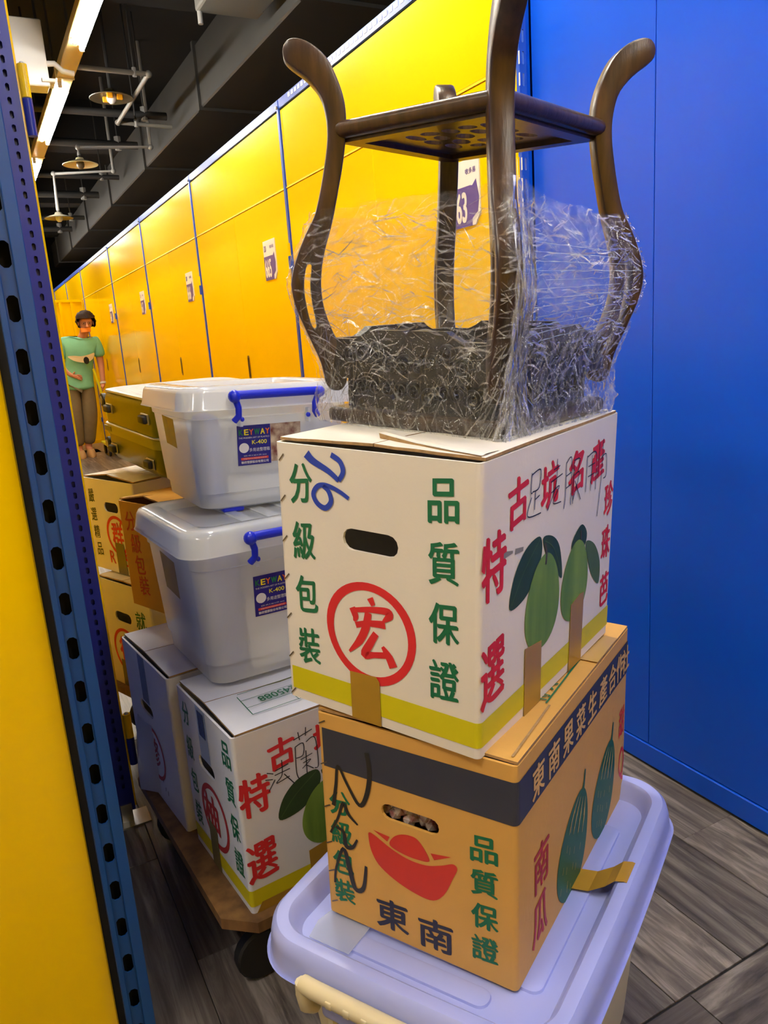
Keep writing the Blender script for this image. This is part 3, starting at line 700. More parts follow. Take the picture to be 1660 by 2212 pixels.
B.shape('printed_ingot', [(0.107, 0.142), (0.113, 0.156), (0.128, 0.165), (0.146, 0.166), (0.158, 0.155), (0.165, 0.140), (0.150, 0.136), (0.128, 0.136)], 'L', MATS['print_ingot'])
B.shape('printed_ingot', [(0.082, 0.156), (0.107, 0.154), (0.103, 0.146)], 'L', MATS['print_ingot'], smooth=False)
B.shape('printed_ingot', [(0.167, 0.152), (0.196, 0.157), (0.172, 0.144)], 'L', MATS['print_ingot'], smooth=False)
B.strokes('marker_scrawl', [([(0.020, 0.172), (0.026, 0.205), (0.031, 0.234), (0.044, 0.212), (0.062, 0.186), (0.074, 0.202), (0.081, 0.236), (0.078, 0.266)], [0.006, 0.004, 0.005, 0.007, 0.007]), ([(0.012, 0.128), (0.026, 0.155), (0.036, 0.180), (0.044, 0.166), (0.058, 0.155)], [0.003, 0.004, 0.006, 0.003]),
     ([(0.022, 0.140), (0.034, 0.136), (0.037, 0.116), (0.048, 0.118), (0.056, 0.132)], [0.004, 0.007, 0.003]), ([(0.014, 0.050), (0.018, 0.075), (0.032, 0.110), (0.040, 0.085), (0.048, 0.054), (0.062, 0.060), (0.068, 0.096)], [0.003, 0.004, 0.008, 0.007, 0.004])], 'L', PENK)
KTXT = KRAFT
B.chars(list(zip('東南果菜生產合作社', (0.064, 0.118, 0.172, 0.224, 0.276, 0.328, 0.376, 0.418, 0.452), (0.255,)*9)), 'R', 0.040, 0.044, mat('print_buff', (226, 180, 104), 0.5), 0.03, 0.06, 0.0012)
B.chars([('南', 0.078, 0.128), ('瓜', 0.074, 0.052)], 'R', 0.052, 0.066, DRED, 0.03, 0.06)
B.chars([('甜', 0.440, 0.150)], 'R', 0.03, 0.05, RED, 0.02, 0.06); B.chars([('Q', 0.446, 0.068)], 'R', 0.030, 0.066, RED, 0.0, 0.0)
PUMP = mat('print_squash', (26, 92, 52), 0.5); PUMPL = mat('print_squash_line', (206, 172, 88), 0.5)
for (cu, cv, rx, ry, tl) in ((0.206, 0.072, 0.060, 0.078, -0.50), (0.350, 0.078, 0.054, 0.076, -0.46)):
    B.shape('printed_squash', ell(cu, cv, rx, ry, tl, egg=0.22), 'R', PUMP, 0.0007)
    st = []; rnd = random.Random(int(cu*1000))
    for q in (-0.6, -0.25, 0.12, 0.5):
        pts = []
        for j in range(6):
            tt = -0.8 + 1.65*j/5; x = q*rx*math.sqrt(max(0, 1-tt*tt)); y = tt*ry
            pts.append((cu + x*math.cos(tl) - y*math.sin(tl), cv + x*math.sin(tl) + y*math.cos(tl)))
        st.append((pts[3:], [0.001, 0.004, 0.0005]))
        for j in range(5):
            p = pts[min(j, 4)]; dx = rnd.uniform(-0.008, 0.008); st.append(([(p[0]+dx, p[1]), (p[0]+dx+0.003, p[1]+0.010)], [0.001, 0.003, 0.001]))
    B.strokes('printed_squash_marks', st, 'R', PUMPL, 0.0011)
    px, py = cu - math.sin(tl)*ry*0.95, cv + math.cos(tl)*ry*0.95
    B.strokes('printed_stalk', [([(px-0.004, py-0.006), (px+0.004, py+0.012), (px+0.008, py+0.030)], [0.014, 0.007, 0.005])], 'R', PUMP, 0.0009)
B.strokes('flap_seam', [([(0.010, 0.010), (0.147, 0.016)], 0.003)], 'T', KEDGE, 0.0062)
B.strokes('printed_line', [([(0.15, 0.022), (0.40, 0.030)], 0.0025)], 'T', GREEN, 0.0060)
B.chars([('特', 0.165, 0.036), ('大', 0.200, 0.038)], 'T', 0.024, 0.024, GREEN, 0.02, 0.0, 0.0060)
B.tape('T', [(0.30, 0.0), (0.40, 0.0), (0.40, 0.05), (0.30, 0.05)], mat('pale_tape', (196, 158, 92), 0.25), e=0.0068)
B.staples([(0.009, 0.292), (0.008, 0.232), (0.009, 0.168), (0.009, 0.112), (0.010, 0.068), (0.012, 0.020)], 30)
bm = NB(); rnd = random.Random(3)     # papers packed behind the hand hole
for i in range(26):
    bmesh.ops.create_icosphere(bm, subdivisions=1, radius=0.010, matrix=Matrix.Translation((0.016 + rnd.random()*0.01, B.b - 0.138 + rnd.uniform(-0.045, 0.045), 0.187 + rnd.uniform(-0.012, 0.008))))
pk = obj('packed_wrappers', bm, mat('wrappers', (190, 190, 180), 0.3, var=1, vscale=90, alt=(120, 30, 30)), B.t); pk['kind'] = 'stuff'

# --- cartons on the near dolly
ZD = 0.166
D = Carton('guava_carton', 'white guava carton with handwritten orchid note standing on the near dolly', (0.279, 1.156, ZD), (0, 0, 0.098), 0.42, 0.275, 0.343, WPAPER2, (0.125, 0.220, 0.080, 0.027), lift=0.006, flap_gap=0.008)
guava_print(D, '柚', DRED)
D.chars([('柚', 0.120, 0.122)], 'L', 0.072, 0.080, DRED, 0.04, 0.1)
D.tape('L', [(0.095, 0), (0.137, 0), (0.137, 0.095), (0.098, 0.100)], TAPED)
D.tape('L', [(0.108, 0.235), (0.156, 0.238), (0.156, 0.343), (0.108, 0.343)], CLEART)
D.tape('L', [(0.116, 0.285), (0.146, 0.285), (0.146, 0.335), (0.116, 0.335)], mat('dark_sticker', (44, 58, 110), 0.4, var=0.5, vscale=150, alt=(20, 26, 60)), 'sticker', 0.002)
D.tape('R', [(0.12, 0), (0.18, 0), (0.18, 0.082), (0.12, 0.074)], TAPE)
D.tape('R', [(0.008, 0), (0.30, 0), (0.30, 0.018), (0.02, 0.018)], TAPE)
D.strokes('pen_writing', [([(0.056, 0.258), (0.068, 0.252)], 0.0018), ([(0.052, 0.246), (0.066, 0.242)], 0.0018), ([(0.056, 0.222), (0.070, 0.240)], 0.0018), ([(0.072, 0.256), (0.098, 0.260)], 0.0018), ([(0.086, 0.272), (0.084, 0.244), (0.072, 0.232), (0.098, 0.236)], 0.0018), ([(0.070, 0.248), (0.100, 0.250)], 0.0018), ([(0.088, 0.244), (0.106, 0.218)], 0.0018),
     ([(0.112, 0.300), (0.150, 0.308)], 0.0018), ([(0.122, 0.312), (0.124, 0.296)], 0.0018), ([(0.138, 0.316), (0.136, 0.300)], 0.0018), ([(0.114, 0.286), (0.112, 0.238), (0.116, 0.222)], 0.0018), ([(0.114, 0.286), (0.130, 0.288), (0.128, 0.266), (0.114, 0.264)], 0.0018), ([(0.136, 0.288), (0.154, 0.290), (0.156, 0.236), (0.148, 0.232)], 0.0018), ([(0.122, 0.258), (0.146, 0.262)], 0.0016), ([(0.134, 0.272), (0.132, 0.226)], 0.0018), ([(0.126, 0.250), (0.142, 0.252), (0.124, 0.240)], 0.0016), ([(0.132, 0.244), (0.146, 0.232)], 0.0016)], 'R', PEN)
D.strokes('printed_table', [([(0.065, 0.131), (0.33, 0.127)], 0.0018), ([(0.063, 0.102), (0.33, 0.098)], 0.0014), ([(0.062, 0.070), (0.33, 0.066)], 0.0014), ([(0.060, 0.041), (0.33, 0.037)], 0.0018), ([(0.065, 0.131), (0.060, 0.041)], 0.0018), ([(0.15, 0.068), (0.15, 0.038)], 0.0014)], 'T', GREEN, 0.0085)
bm = NB(); text(bm, '245088', 0.130, 0.086, 0.075, 0.022, D.T(0.0087), 0.015, 0.0, math.pi); obj('printed_number', bm, GREEN, D.t)
D2 = Carton('ring_carton', 'white carton with faint red ringed seal, behind the orchid-note carton on the dolly', (0.239, 1.456, ZD), (0, 0, 0.115), 0.42, 0.305, 0.345, WPAPER2, (0.130, 0.215, 0.085, 0.027), lift=0.005, flap_gap=0.008)
D2.ring(0.150, 0.115, 0.062, 0.053, 'L', DRED)
D2.chars([('修', 0.150, 0.118)], 'L', 0.055, 0.070, DRED, 0.02, 0.1)
D2.tape('L', [(0.120, 0.235), (0.165, 0.235), (0.165, 0.345), (0.120, 0.345)], CLEART)
D2.strokes('ink_spots', [([(0.190, 0.040), (0.192, 0.050)], 0.003), ([(0.205, 0.036), (0.207, 0.048)], 0.003), ([(0.180, 0.058), (0.183, 0.066)], 0.003)], 'L', PEN)
bm = NB(); rings = []
for i in range(9):
    v = 0.17 - 0.165*i/8; rings.append([(-0.001 - 0.020*math.sin(i/8*1.5), D2.b-0.045 - 0.005*i/8, v), (-0.003 - 0.026*math.sin(i/8*1.4), D2.b-0.085, v), (-0.0012, D2.b-0.15, v+0.01)])
loft(bm, rings, False); obj('loose_sheet', bm, see_through('loose_sheet', (225, 225, 228), 0.6, 0.3), D2.t, 60)

# --- cartons on the far dolly
YF = R_(20)
X1 = Carton('fruit_carton', 'cream carton with red ringed seal under the carton marked R, on the far dolly', (0.330, 2.093, ZD), (0, 0, YF), 0.40, 0.285, 0.331, CPAPER, (0.125, 0.225, 0.090, 0.032), lift=0.004)
X1.ring(0.118, 0.118, 0.072, 0.062, 'L', RED); X1.chars([('徐', 0.116, 0.120)], 'L', 0.075, 0.090, RED, 0.035, 0.1)
X1.tape('L', [(0.075, 0), (0.125, 0), (0.122, 0.085), (0.078, 0.085)], TAPED)
X1.chars([('就', 0.225, 0.235), ('在', 0.225, 0.165)], 'L', 0.055, 0.055, GREEN, 0.02, 0.1)
X2 = Carton('fruit_carton', 'cream carton printed with red R number and ringed seal, below the green suitcase', (0.343, 2.180, 0.5075), (0, 0, YF), 0.40, 0.286, 0.281, CPAPER, (0.150, 0.200, 0.080, 0.030), lift=0.012)
X2.ring(0.165, 0.118, 0.060, 0.050, 'L', RED); X2.chars([('群', 0.166, 0.120)], 'L', 0.064, 0.078, RED, 0.03, 0.08)
line_text('printed_number', 'R17500', 0.185, 0.046, 0.040, X2.L(0.0007), RED, X2.t, 0.165, 0.02)
X2.tape('L', [(0.143, 0), (0.196, 0), (0.192, 0.095), (0.146, 0.095)], TAPED)
X2.chars(list(zip('嚴選精品', (0.042, 0.042, 0.044, 0.046), (0.228, 0.170, 0.116, 0.062))), 'L', 0.034, 0.040, mat('print_dark_green', (44, 64, 30), 0.5), 0.015, 0.1)
X3 = Carton('kraft_carton', 'tan kraft carton with red vertical lettering wedged between suitcase and clear tub', (0.350, 1.742, 0.520), (0, 0, YF), 0.34, 0.235, 0.270, KRAFT2, (0.150, 0.195, 0.080, 0.030), lift=0.015)
X3.chars(list(zip('分級包裝', (0.048, 0.060, 0.066, 0.072), (0.222, 0.166, 0.112, 0.058))), 'L', 0.045, 0.050, DRED, 0.02, 0.1)
X4 = Carton('fruit_carton', 'pale carton underneath the tan kraft carton on the far dolly', (0.43, 1.815, ZD), (0, 0, YF), 0.30, 0.20, 0.350, CPAPER, None, lift=0.002)

# ================================================================= DOLLIES
PLY = mat('plywood', (150, 110, 60), 0.6, var=0.35, vscale=10, stretch=(3, 3, 1), alt=(96, 66, 34))
def dolly(label, o, rz, a, b, ch=0.05):
    t = thing('dolly', label, 'dolly', (o[0], o[1], 0), (0, 0, rz), 'plywood moving dollies')
    out = [(ch, 0), (a-ch, 0), (a, ch), (a, b-ch), (a-ch, b), (ch, b), (0, b-ch), (0, ch)]
    k = NB(); plate(k, out, [], lambda u, v, w: (u, v, ZD-0.022+w), 0.0215); obj('deck', k, PLY, t)
    for x in (0.07, a-0.07):
        for y in (0.08, b-0.08):
            k = NB(); box(k, x-0.035, x+0.035, y-0.035, y+0.035, ZD-0.028, ZD-0.022); box(k, x-0.02, x+0.02, y-0.004, y+0.0, 0.05, ZD-0.028); c = obj('caster_fork', k, STEEL, t)
            k = NB(); lathe(k, [(0, -0.013), (0.046, -0.013), (0.05, -0.009), (0.05, 0.009), (0.046, 0.013), (0, 0.013)], 20, Matrix.Translation((x, y-0.016, 0.05)) @ Matrix.Rotation(R_(90), 4, 'X')); obj('wheel', k, BLACK, c, 40)
    return t
dolly('plywood dolly deck carrying the white cartons and clear tubs', (0.231, 1.130), 0.07, 0.56, 0.655)
dolly('plywood dolly deck under the cream cartons and green suitcase', (0.412, 1.815), YF, 0.50, 0.60)
# ================================================================= STORAGE TUBS
def tub_shell(a, b, H, inset, r, m, t, name='body', foot=True):
    """tapering body with a slightly inset foot band; local near corner at 0,0"""
    k = NB(); rings = []
    zs = [0.0, 0.004, H*0.14, H*0.145, H*0.78, H*0.79, H]
    for z in zs:
        f = z / H; i = inset*(1-f) + (0.004 if (foot and z < H*0.142) else 0) + (0.003 if z < H*0.785 else 0) + (0.006 if z == 0 else 0)
        rings.append(rr(i, a-i, i, b-i, max(0.012, r), z, 8))
    loft(k, rings, True, True, False)
    return obj(name, k, m, t, 40)
def tub_lid(a, b, z, over, drop, rim, r, m, t, ribs=0, plateau=None):
    """lid with a rolled skirt and a sunk middle"""
    k = NB(); o = over
    R = [rr(-o-0.004, a+o+0.004, -o-0.004, b+o+0.004, r+0.004, z-drop, 8), rr(-o-0.001, a+o+0.001, -o-0.001, b+o+0.001, r, z-drop+0.004, 8), rr(-o+0.004, a+o-0.004, -o+0.004, b+o-0.004, r, z-0.012, 8), rr(-o+0.008, a+o-0.008, -o+0.008, b+o-0.008, r, z-0.004, 8), rr(-o+0.018, a+o-0.018, -o+0.018, b+o-0.018, r, z, 8),
         rr(rim, a-rim, rim, b-rim, r*0.7, z, 8), rr(rim+0.006, a-rim-0.006, rim+0.006, b-rim-0.006, r*0.6, z-0.004, 8), rr(rim+0.012, a-rim-0.012, rim+0.012, b-rim-0.012, r*0.55, z-0.014, 8)]
    loft(k, R, True, False, True)
    return obj('lid', k, m, t, 50)
MILKY = see_through('milky_plastic', (252, 253, 248), 0.64, 0.2)
MILKYL = see_through('milky_lid', (252, 253, 250), 0.72, 0.12)
HBLUE = mat('handle_blue', (22, 40, 200), 0.3)
CLOTHB = mat('folded_blue', (70, 104, 196), 0.8, var=0.3, vscale=12); CLOTHG = mat('folded_grey', (196, 196, 190), 0.8, var=0.25, vscale=10); CLOTHW = mat('folded_white', (246, 245, 238), 0.8, var=0.1, vscale=10)
LABELB = mat('label_blue', (26, 22, 120), 0.3)
def clear_tub(name, label, o, rot, a, b, H, ins, group, packs):
    """a,b = body size under the lid; near corner of that body at the origin"""
    t = thing(name, label, 'storage tub', o, rot, group)
    tub_shell(a, b, H, ins, 0.035, MILKY, t)
    tub_lid(a, b, H+0.012, 0.014, 0.045, 0.030, 0.045, MILKYL, t)
    for i in range(3): obj('lid_rib', bx(0.13 + i*0.055, 0.155 + i*0.055, 0.06, b-0.06, H-0.0035, H+0.002, 0.002, 1), MILKYL, t)
    # clasp handle on the long side
    fx = a/2
    for side, y in ((1, -0.026),):
        k = NB()
        tube(k, [(fx-0.088, y, H-0.006), (fx+0.088, y, H-0.006)], 0.0085, 12)
        for s in (-1, 1):
            bmesh.ops.create_uvsphere(k, u_segments=12, v_segments=8, radius=0.0125, matrix=Matrix.Translation((fx+s*0.088, y, H-0.008)))
            tube(k, [(fx+s*0.088, y, H-0.008), (fx+s*0.080, y+0.004, H-0.030), (fx+s*0.080, y+0.006, H-0.046), (fx+s*0.088, y+0.012, H-0.056)], 0.0065, 8)
        obj('clasp_handle', k, HBLUE, t, 50)
        for s in (-1, 1):
            obj('hinge_lug', bx(fx+s*0.072-0.0025, fx+s*0.072+0.0025, -0.010, 0.012, H-0.068, H-0.04), MILKYL, t)
            k = NB(); bmesh.ops.create_uvsphere(k, u_segments=8, v_segments=6, radius=0.005, matrix=Matrix.Translation((fx+s*0.070, -0.008, H-0.054))); obj('hinge_stud', k, HBLUE, t, 60)
    # paper label on the long side
    def fn(u, v, e=0.0):
        z = H*0.30 + (0.036 if H > 0.26 else 0.016) + v*0.80; i = ins*(1-z/H) + 0.0036
        return (fx - 0.077 + u*0.82, i - 0.0015 - e, z)
    k = NB(); poly(k, [(0, 0), (0.085, 0), (0.085, 0.100), (0, 0.100)], lambda u, v: fn(u, v)); lb = obj('brand_label', k, LABELB, t)
    for ch, u, c in zip('KEYWAY', (0.008, 0.0215, 0.034, 0.0485, 0.063, 0.0755), ((20, 120, 60), (240, 220, 30), (236, 110, 30), (20, 130, 70), (240, 220, 30), (236, 110, 30))):
        k = NB(); text(k, ch, u+0.002, 0.083, 0.0145 if ch == 'W' else 0.0115, 0.015, lambda u, v: fn(u, v, 0.0004), 0.05); obj('brand_letter', k, mat('brand_%d_%d_%d' % c, c, 0.4), lb)
    wht = PLATEW
    line_text('label_line', 'THE MODERN ART OF PLASTICS', 0.043, 0.069, 0.0040, lambda u, v: fn(u, v, 0.0004), wht, lb, 0.078)
    line_text('label_model', 'K-400', 0.056, 0.057, 0.0105, lambda u, v: fn(u, v, 0.0004), mat('label_yellow', (236, 222, 60), 0.4), lb, 0.038, 0.02)
    line_text('label_line', '多用途整理箱', 0.056, 0.038, 0.0095, lambda u, v: fn(u, v, 0.0004), wht, lb, 0.052)
    line_text('label_line', 'SIZE: 475 X 365 X 270  (mm)', 0.044, 0.0235, 0.0040, lambda u, v: fn(u, v, 0.0004), wht, lb, 0.058)
    k = NB(); poly(k, [(0.008, 0.0135), (0.078, 0.0135), (0.078, 0.0195), (0.008, 0.0195)], lambda u, v: fn(u, v, 0.0003)); obj('label_bar', k, mat('label_red', (214, 64, 48), 0.4), lb)
    line_text('label_line', 'http://www.keyway.com.tw', 0.044, 0.0165, 0.0038, lambda u, v: fn(u, v, 0.0006), wht, lb, 0.06)
    line_text('label_line', '聯府塑膠股份有限公司', 0.043, 0.0075, 0.0070, lambda u, v: fn(u, v, 0.0004), wht, lb, 0.070, 0.02)
    k = NB(); poly(k, ell(0.0165, 0.044, 0.0125, 0.0125), lambda u, v: fn(u, v, 0.0003)); obj('label_disc', k, wht, lb)
    k = NB(); poly(k, [(0.0855, 0.004), (0.165, 0.004), (0.165, 0.100), (0.0855, 0.100)], lambda u, v: fn(u, v)); lp = obj('label_picture', k, mat('label_photo', (214, 196, 160), 0.4, var=0.8, vscale=60, alt=(110, 50, 36)), t)
    k = NB()
    def fl(u, v, e=0.0):
        i = ins*(1-v/H) + 0.0036
        return (i - 0.001 - e, b - u, v)
    poly(k, [(0.115, H*0.52), (0.200, H*0.50), (0.205, H*0.76), (0.112, H*0.78)], fl); obj('tape_note', k, TAPED, t)
    for (x0, x1, y0, y1, z0, z1, mm) in packs:
        k = NB(); box(k, x0, x1, y0, y1, z0, z1, 0.015, 3); obj('packed_cloth', k, mm, t, 50)
    return t
T1 = clear_tub('clear_tub', 'milky clear tub with blue clasp and bulging contents, standing on the two white cartons', (0.282, 1.302, 0.5235), (0, R_(1.0), R_(4)), 0.380, 0.345, 0.296, 0.020, 'clear tubs stacked on the dolly',
     [(0.032, 0.10, 0.032, 0.20, 0.010, 0.25, CLOTHB), (0.105, 0.345, 0.032, 0.31, 0.010, 0.15, CLOTHW), (0.105, 0.345, 0.04, 0.31, 0.155, 0.26, CLOTHG), (0.032, 0.10, 0.21, 0.31, 0.010, 0.24, CLOTHW)])
T2 = clear_tub('clear_tub', 'milky clear tub with blue clasp on top of the other clear tub', (0.338, 1.452, 0.829), (0, R_(2.4), R_(1)), 0.350, 0.345, 0.234, 0.020, 'clear tubs stacked on the dolly',
     [(0.032, 0.075, 0.032, 0.11, 0.010, 0.19, CLOTHB), (0.08, 0.318, 0.032, 0.31, 0.068, 0.165, CLOTHG), (0.08, 0.318, 0.032, 0.31, 0.010, 0.064, CLOTHW), (0.032, 0.075, 0.12, 0.31, 0.010, 0.16, CLOTHW)])
obj('underside_clip', bx(0.065, 0.11, 0.03, 0.05, -0.008, 0.002, 0.003, 1), HBLUE, T2)

# --- the lavender-lidded tub at the bottom of the main stack
LAV = mat('lavender_plastic', (164, 172, 230), 0.28, spec=0.5, var=0.05, vscale=6, sub=0.0)
CREAMP = mat('cream_plastic', (226, 216, 176), 0.4, spec=0.4)
TY = R_(29.6)
t = thing('lidded_tub', 'large cream storage tub with lavender lid at the bottom of the carton stack', 'storage tub', (0.417, 0.505, 0), (0, 0, TY))
TA, TB, TH = 0.578, 0.434, 0.352
k = NB(); rings = []
for z in (0.0, 0.006, 0.06, 0.20, 0.335, 0.350):
    i = 0.056 - 0.030*(z/0.335) + (0.008 if z == 0 else 0); rings.append(rr(i, TA-i, i, TB-i, 0.075, z, 10))
loft(k, rings, True, True, False); obj('body', k, CREAMP, t, 40)
k = NB(); r = 0.070
def bulge(ring, amt):
    out = []
    for x, y, z in ring:
        fx, fy = (x/TA-0.5)*2, (y/TB-0.5)*2
        out.append((x + math.copysign(amt*(1-min(1, abs(fy))**2), fx)*(abs(fx)**6), y + math.copysign(amt*(1-min(1, abs(fx))**2), fy)*(abs(fy)**6), z))
    return out
def rrd(i, r_, z):
    P = []; x0, x1, y0, y1 = i, TA-i, i, TB-i
    base = rr(x0, x1, y0, y1, r_, z, 12); n = len(base)
    for q in range(n):                      # add points along the straight sides
        p, p2 = Vector(base[q]), Vector(base[(q+1) % n]); P.append(tuple(p))
        if (p2-p).length > 0.06:
            for s in range(1, 8): P.append(tuple(p.lerp(p2, s/8)))
    return P
prof = [(-0.005, r+0.004, 0.339), (-0.002, r+0.002, 0.337), (0.000, r, 0.342), (0.002, r, 0.366), (0.005, r-0.003, 0.378), (0.011, r-0.008, 0.3845), (0.018, r-0.014, 0.3855), (0.026, r-0.020, 0.384), (0.031, r-0.024, 0.379), (0.036, r-0.028, 0.364), (0.041, r-0.032, 0.3560)]
loft(k, [bulge(rrd(i, r_, z), 0.006) for i, r_, z in prof], True, False, True); obj('lid', k, LAV, t, 32)
for (x0, x1, y0, y1) in ((0.055, 0.085, 0.11, 0.34), (0.105, 0.46, 0.060, 0.095), (0.105, 0.46, 0.345, 0.378), (0.49, 0.52, 0.10, 0.34), (0.10, 0.16, 0.12, 0.32)):
    q = NB(); loft(q, [rr(x0, x1, y0, y1, 0.013, 0.3555, 5), rr(x0+0.001, x1-0.001, y0+0.001, y1-0.001, 0.013, 0.3595, 5), rr(x0+0.004, x1-0.004, y0+0.004, y1-0.004, 0.010, 0.3605, 5)], True, False, True); obj('lid_ridge', q, LAV, t, 50)
q = NB(); plate(q, [(0.045, 0.30), (0.045, 0.365), (0.075, 0.372), (0.130, 0.360), (0.130, 0.30)], [], lambda u, v, w_: (u, v, 0.3625+w_), 0.0006); obj('plastic_scrap', q, see_through('scrap_film', (225, 230, 240), 0.35, 0.1), t)
# clasp: cream bar on the handle side over a lavender bar
k = NB(); yb0, yb1 = 0.075, 0.330
tube(k, [(-0.014, yb0, 0.355), (-0.017, yb0+0.02, 0.357), (-0.017, yb1-0.02, 0.357), (-0.014, yb1, 0.355)], [0.011, 0.0115, 0.0115, 0.011], 12)
for y in (yb0, yb1): tube(k, [(-0.014, y, 0.358), (-0.015, y, 0.340), (-0.012, y, 0.322), (0.002, y, 0.308)], 0.0105, 10)
for i in range(7): box(k, -0.029, -0.012, 0.12+i*0.026, 0.129+i*0.026, 0.3515, 0.3625, 0.001, 1)
obj('clasp_handle', k, mat('cream_clasp', (214, 200, 160), 0.4), t, 50)
obj('grip_bar', bx(-0.012, 0.030, yb0+0.022, yb1-0.022, 0.312, 0.332, 0.006, 2), LAV, t, 50)
for y in (yb0+0.03, yb1-0.03): obj('hinge_lug', bx(-0.004, 0.034, y-0.004, y+0.004, 0.292, 0.312), CREAMP, t)
q = NB()     # brown tape from the carton foot over the lid edge
loft(q, [[(x + dx, y, z) for x in (0.290, 0.336)] for dx, y, z in ((0.0, 0.090, 0.3640), (0.006, 0.062, 0.3645), (0.012, 0.040, 0.376), (0.016, 0.027, 0.3868), (0.020, 0.016, 0.3870), (0.023, 0.008, 0.3832), (0.026, 0.001, 0.370), (0.030, -0.0015, 0.345))], False); obj('tape_strip', q, TAPE, t)
q = NB(); loft(q, [[(x, 0.056-0.030*(z/0.335)-0.001, z) for x in (0.25, 0.42)] for z in (0.22, 0.285)], False); obj('tape_note', q, mat('tape_note_brown', (150, 112, 36), 0.35, var=0.3, vscale=30), t)

# ================================================================= SUITCASE
OLIVE = mat('olive_shell', (80, 84, 10), 0.28, coat=0.0, spec=0.35, var=0.06, vscale=6)
OLIVT = mat('grey_rim', (150, 152, 140), 0.3, metal=0.5)
s = thing('suitcase', 'olive green hard-shell suitcase lying flat on the cream carton with wheels outward', 'suitcase', (0.387, 1.945, 0.812), (R_(2.6), 0, R_(6.5)))
s.scale = (1, 0.95, 0.86)
SA, SB, SH = 0.40, 0.53, 0.245
def shell(z0, z1, r0, r1):
    k = NB(); loft(k, [rr(0.008, SA-0.008, 0.008, SB-0.008, 0.05, z0, 8)] + [rr(0, SA, 0, SB, 0.055, z, 8) for z in (z0+0.012, z1-0.02)] + [rr(0.012, SA-0.012, 0.012, SB-0.012, 0.05, z1, 8)], True, True, True); return k
def rsh(prof):
    k = NB(); loft(k, [rr(i, SA-i, i, SB-i, 0.06, z, 8) for i, z in prof], True, True, True); return k
obj('lower_shell', rsh([(0.035, 0.0), (0.012, 0.012), (0.002, 0.035), (0.0, 0.10)]), OLIVE, s, 50)
obj('centre_frame', rsh([(0.0, 0.098), (-0.003, 0.099), (-0.003, 0.130), (0.0, 0.131)]), mat('olive_frame', (120, 122, 40), 0.3), s, 40)
obj('frame_bead', rsh([(-0.004, 0.128), (-0.006, 0.130), (-0.006, 0.133), (-0.004, 0.135)]), OLIVT, s, 40)
obj('upper_shell', rsh([(0.0, 0.131), (0.0, 0.215), (0.004, 0.232), (0.016, 0.245)]), OLIVE, s, 50)
obj('edge_bead', rsh([(0.004, 0.238), (0.002, 0.241), (0.004, 0.246), (0.016, 0.2475)]), OLIVT, s, 50)
obj('ribbed_top', rsh([(0.016, 0.247), (0.022, 0.249)]), mat('ribbed_grey', (176, 178, 182), 0.35, bump=0.6, bscale=260, stretch=(1, 0.02, 1)), s)
for y in (0.10, 0.44):
    for z in (0.048, 0.185):
        k = NB(); box(k, -0.014, 0.004, y-0.024, y+0.024, z-0.012, z+0.012, 0.005, 2); f = obj('side_foot', k, BLACK, s, 50)
        obj('foot_mount', bx(-0.003, 0.002, y-0.032, y+0.03, z-0.015, z+0.017, 0.002, 1), OLIVT, s)
obj('lock_tab', bx(-0.0045, 0.0, 0.44, 0.51, 0.106, 0.124, 0.001, 1), mat('olive_dark', (86, 86, 30), 0.4), s)
for x, z in ((0.05, 0.045), (0.05, 0.20), (0.35, 0.045), (0.35, 0.20)):
    k = NB(); box(k, x-0.018, x+0.018, SB-0.004, SB+0.022, z-0.016, z+0.016, 0.004, 1); h = obj('wheel_fork', k, BLACK, s)
    for dx in (-0.017, 0.017):
        k = NB(); lathe(k, [(0, -0.008), (0.017, -0.008), (0.024, -0.006), (0.024, 0.006), (0.017, 0.008), (0, 0.008)], 20, Matrix.Translation((x+dx-0.012, SB+0.046, z)) @ Matrix.Rotation(R_(90), 4, 'Y')); wv = obj('wheel', k, BLACK, s, 40)
        k = NB(); lathe(k, [(0, -0.0095), (0.014, -0.0095), (0.014, 0.0095), (0, 0.0095)], 16, Matrix.Translation((x+dx-0.012, SB+0.046, z)) @ Matrix.Rotation(R_(90), 4, 'Y')); obj('wheel_hub', k, mat('hub_grey', (120, 114, 100), 0.4), wv, 40)
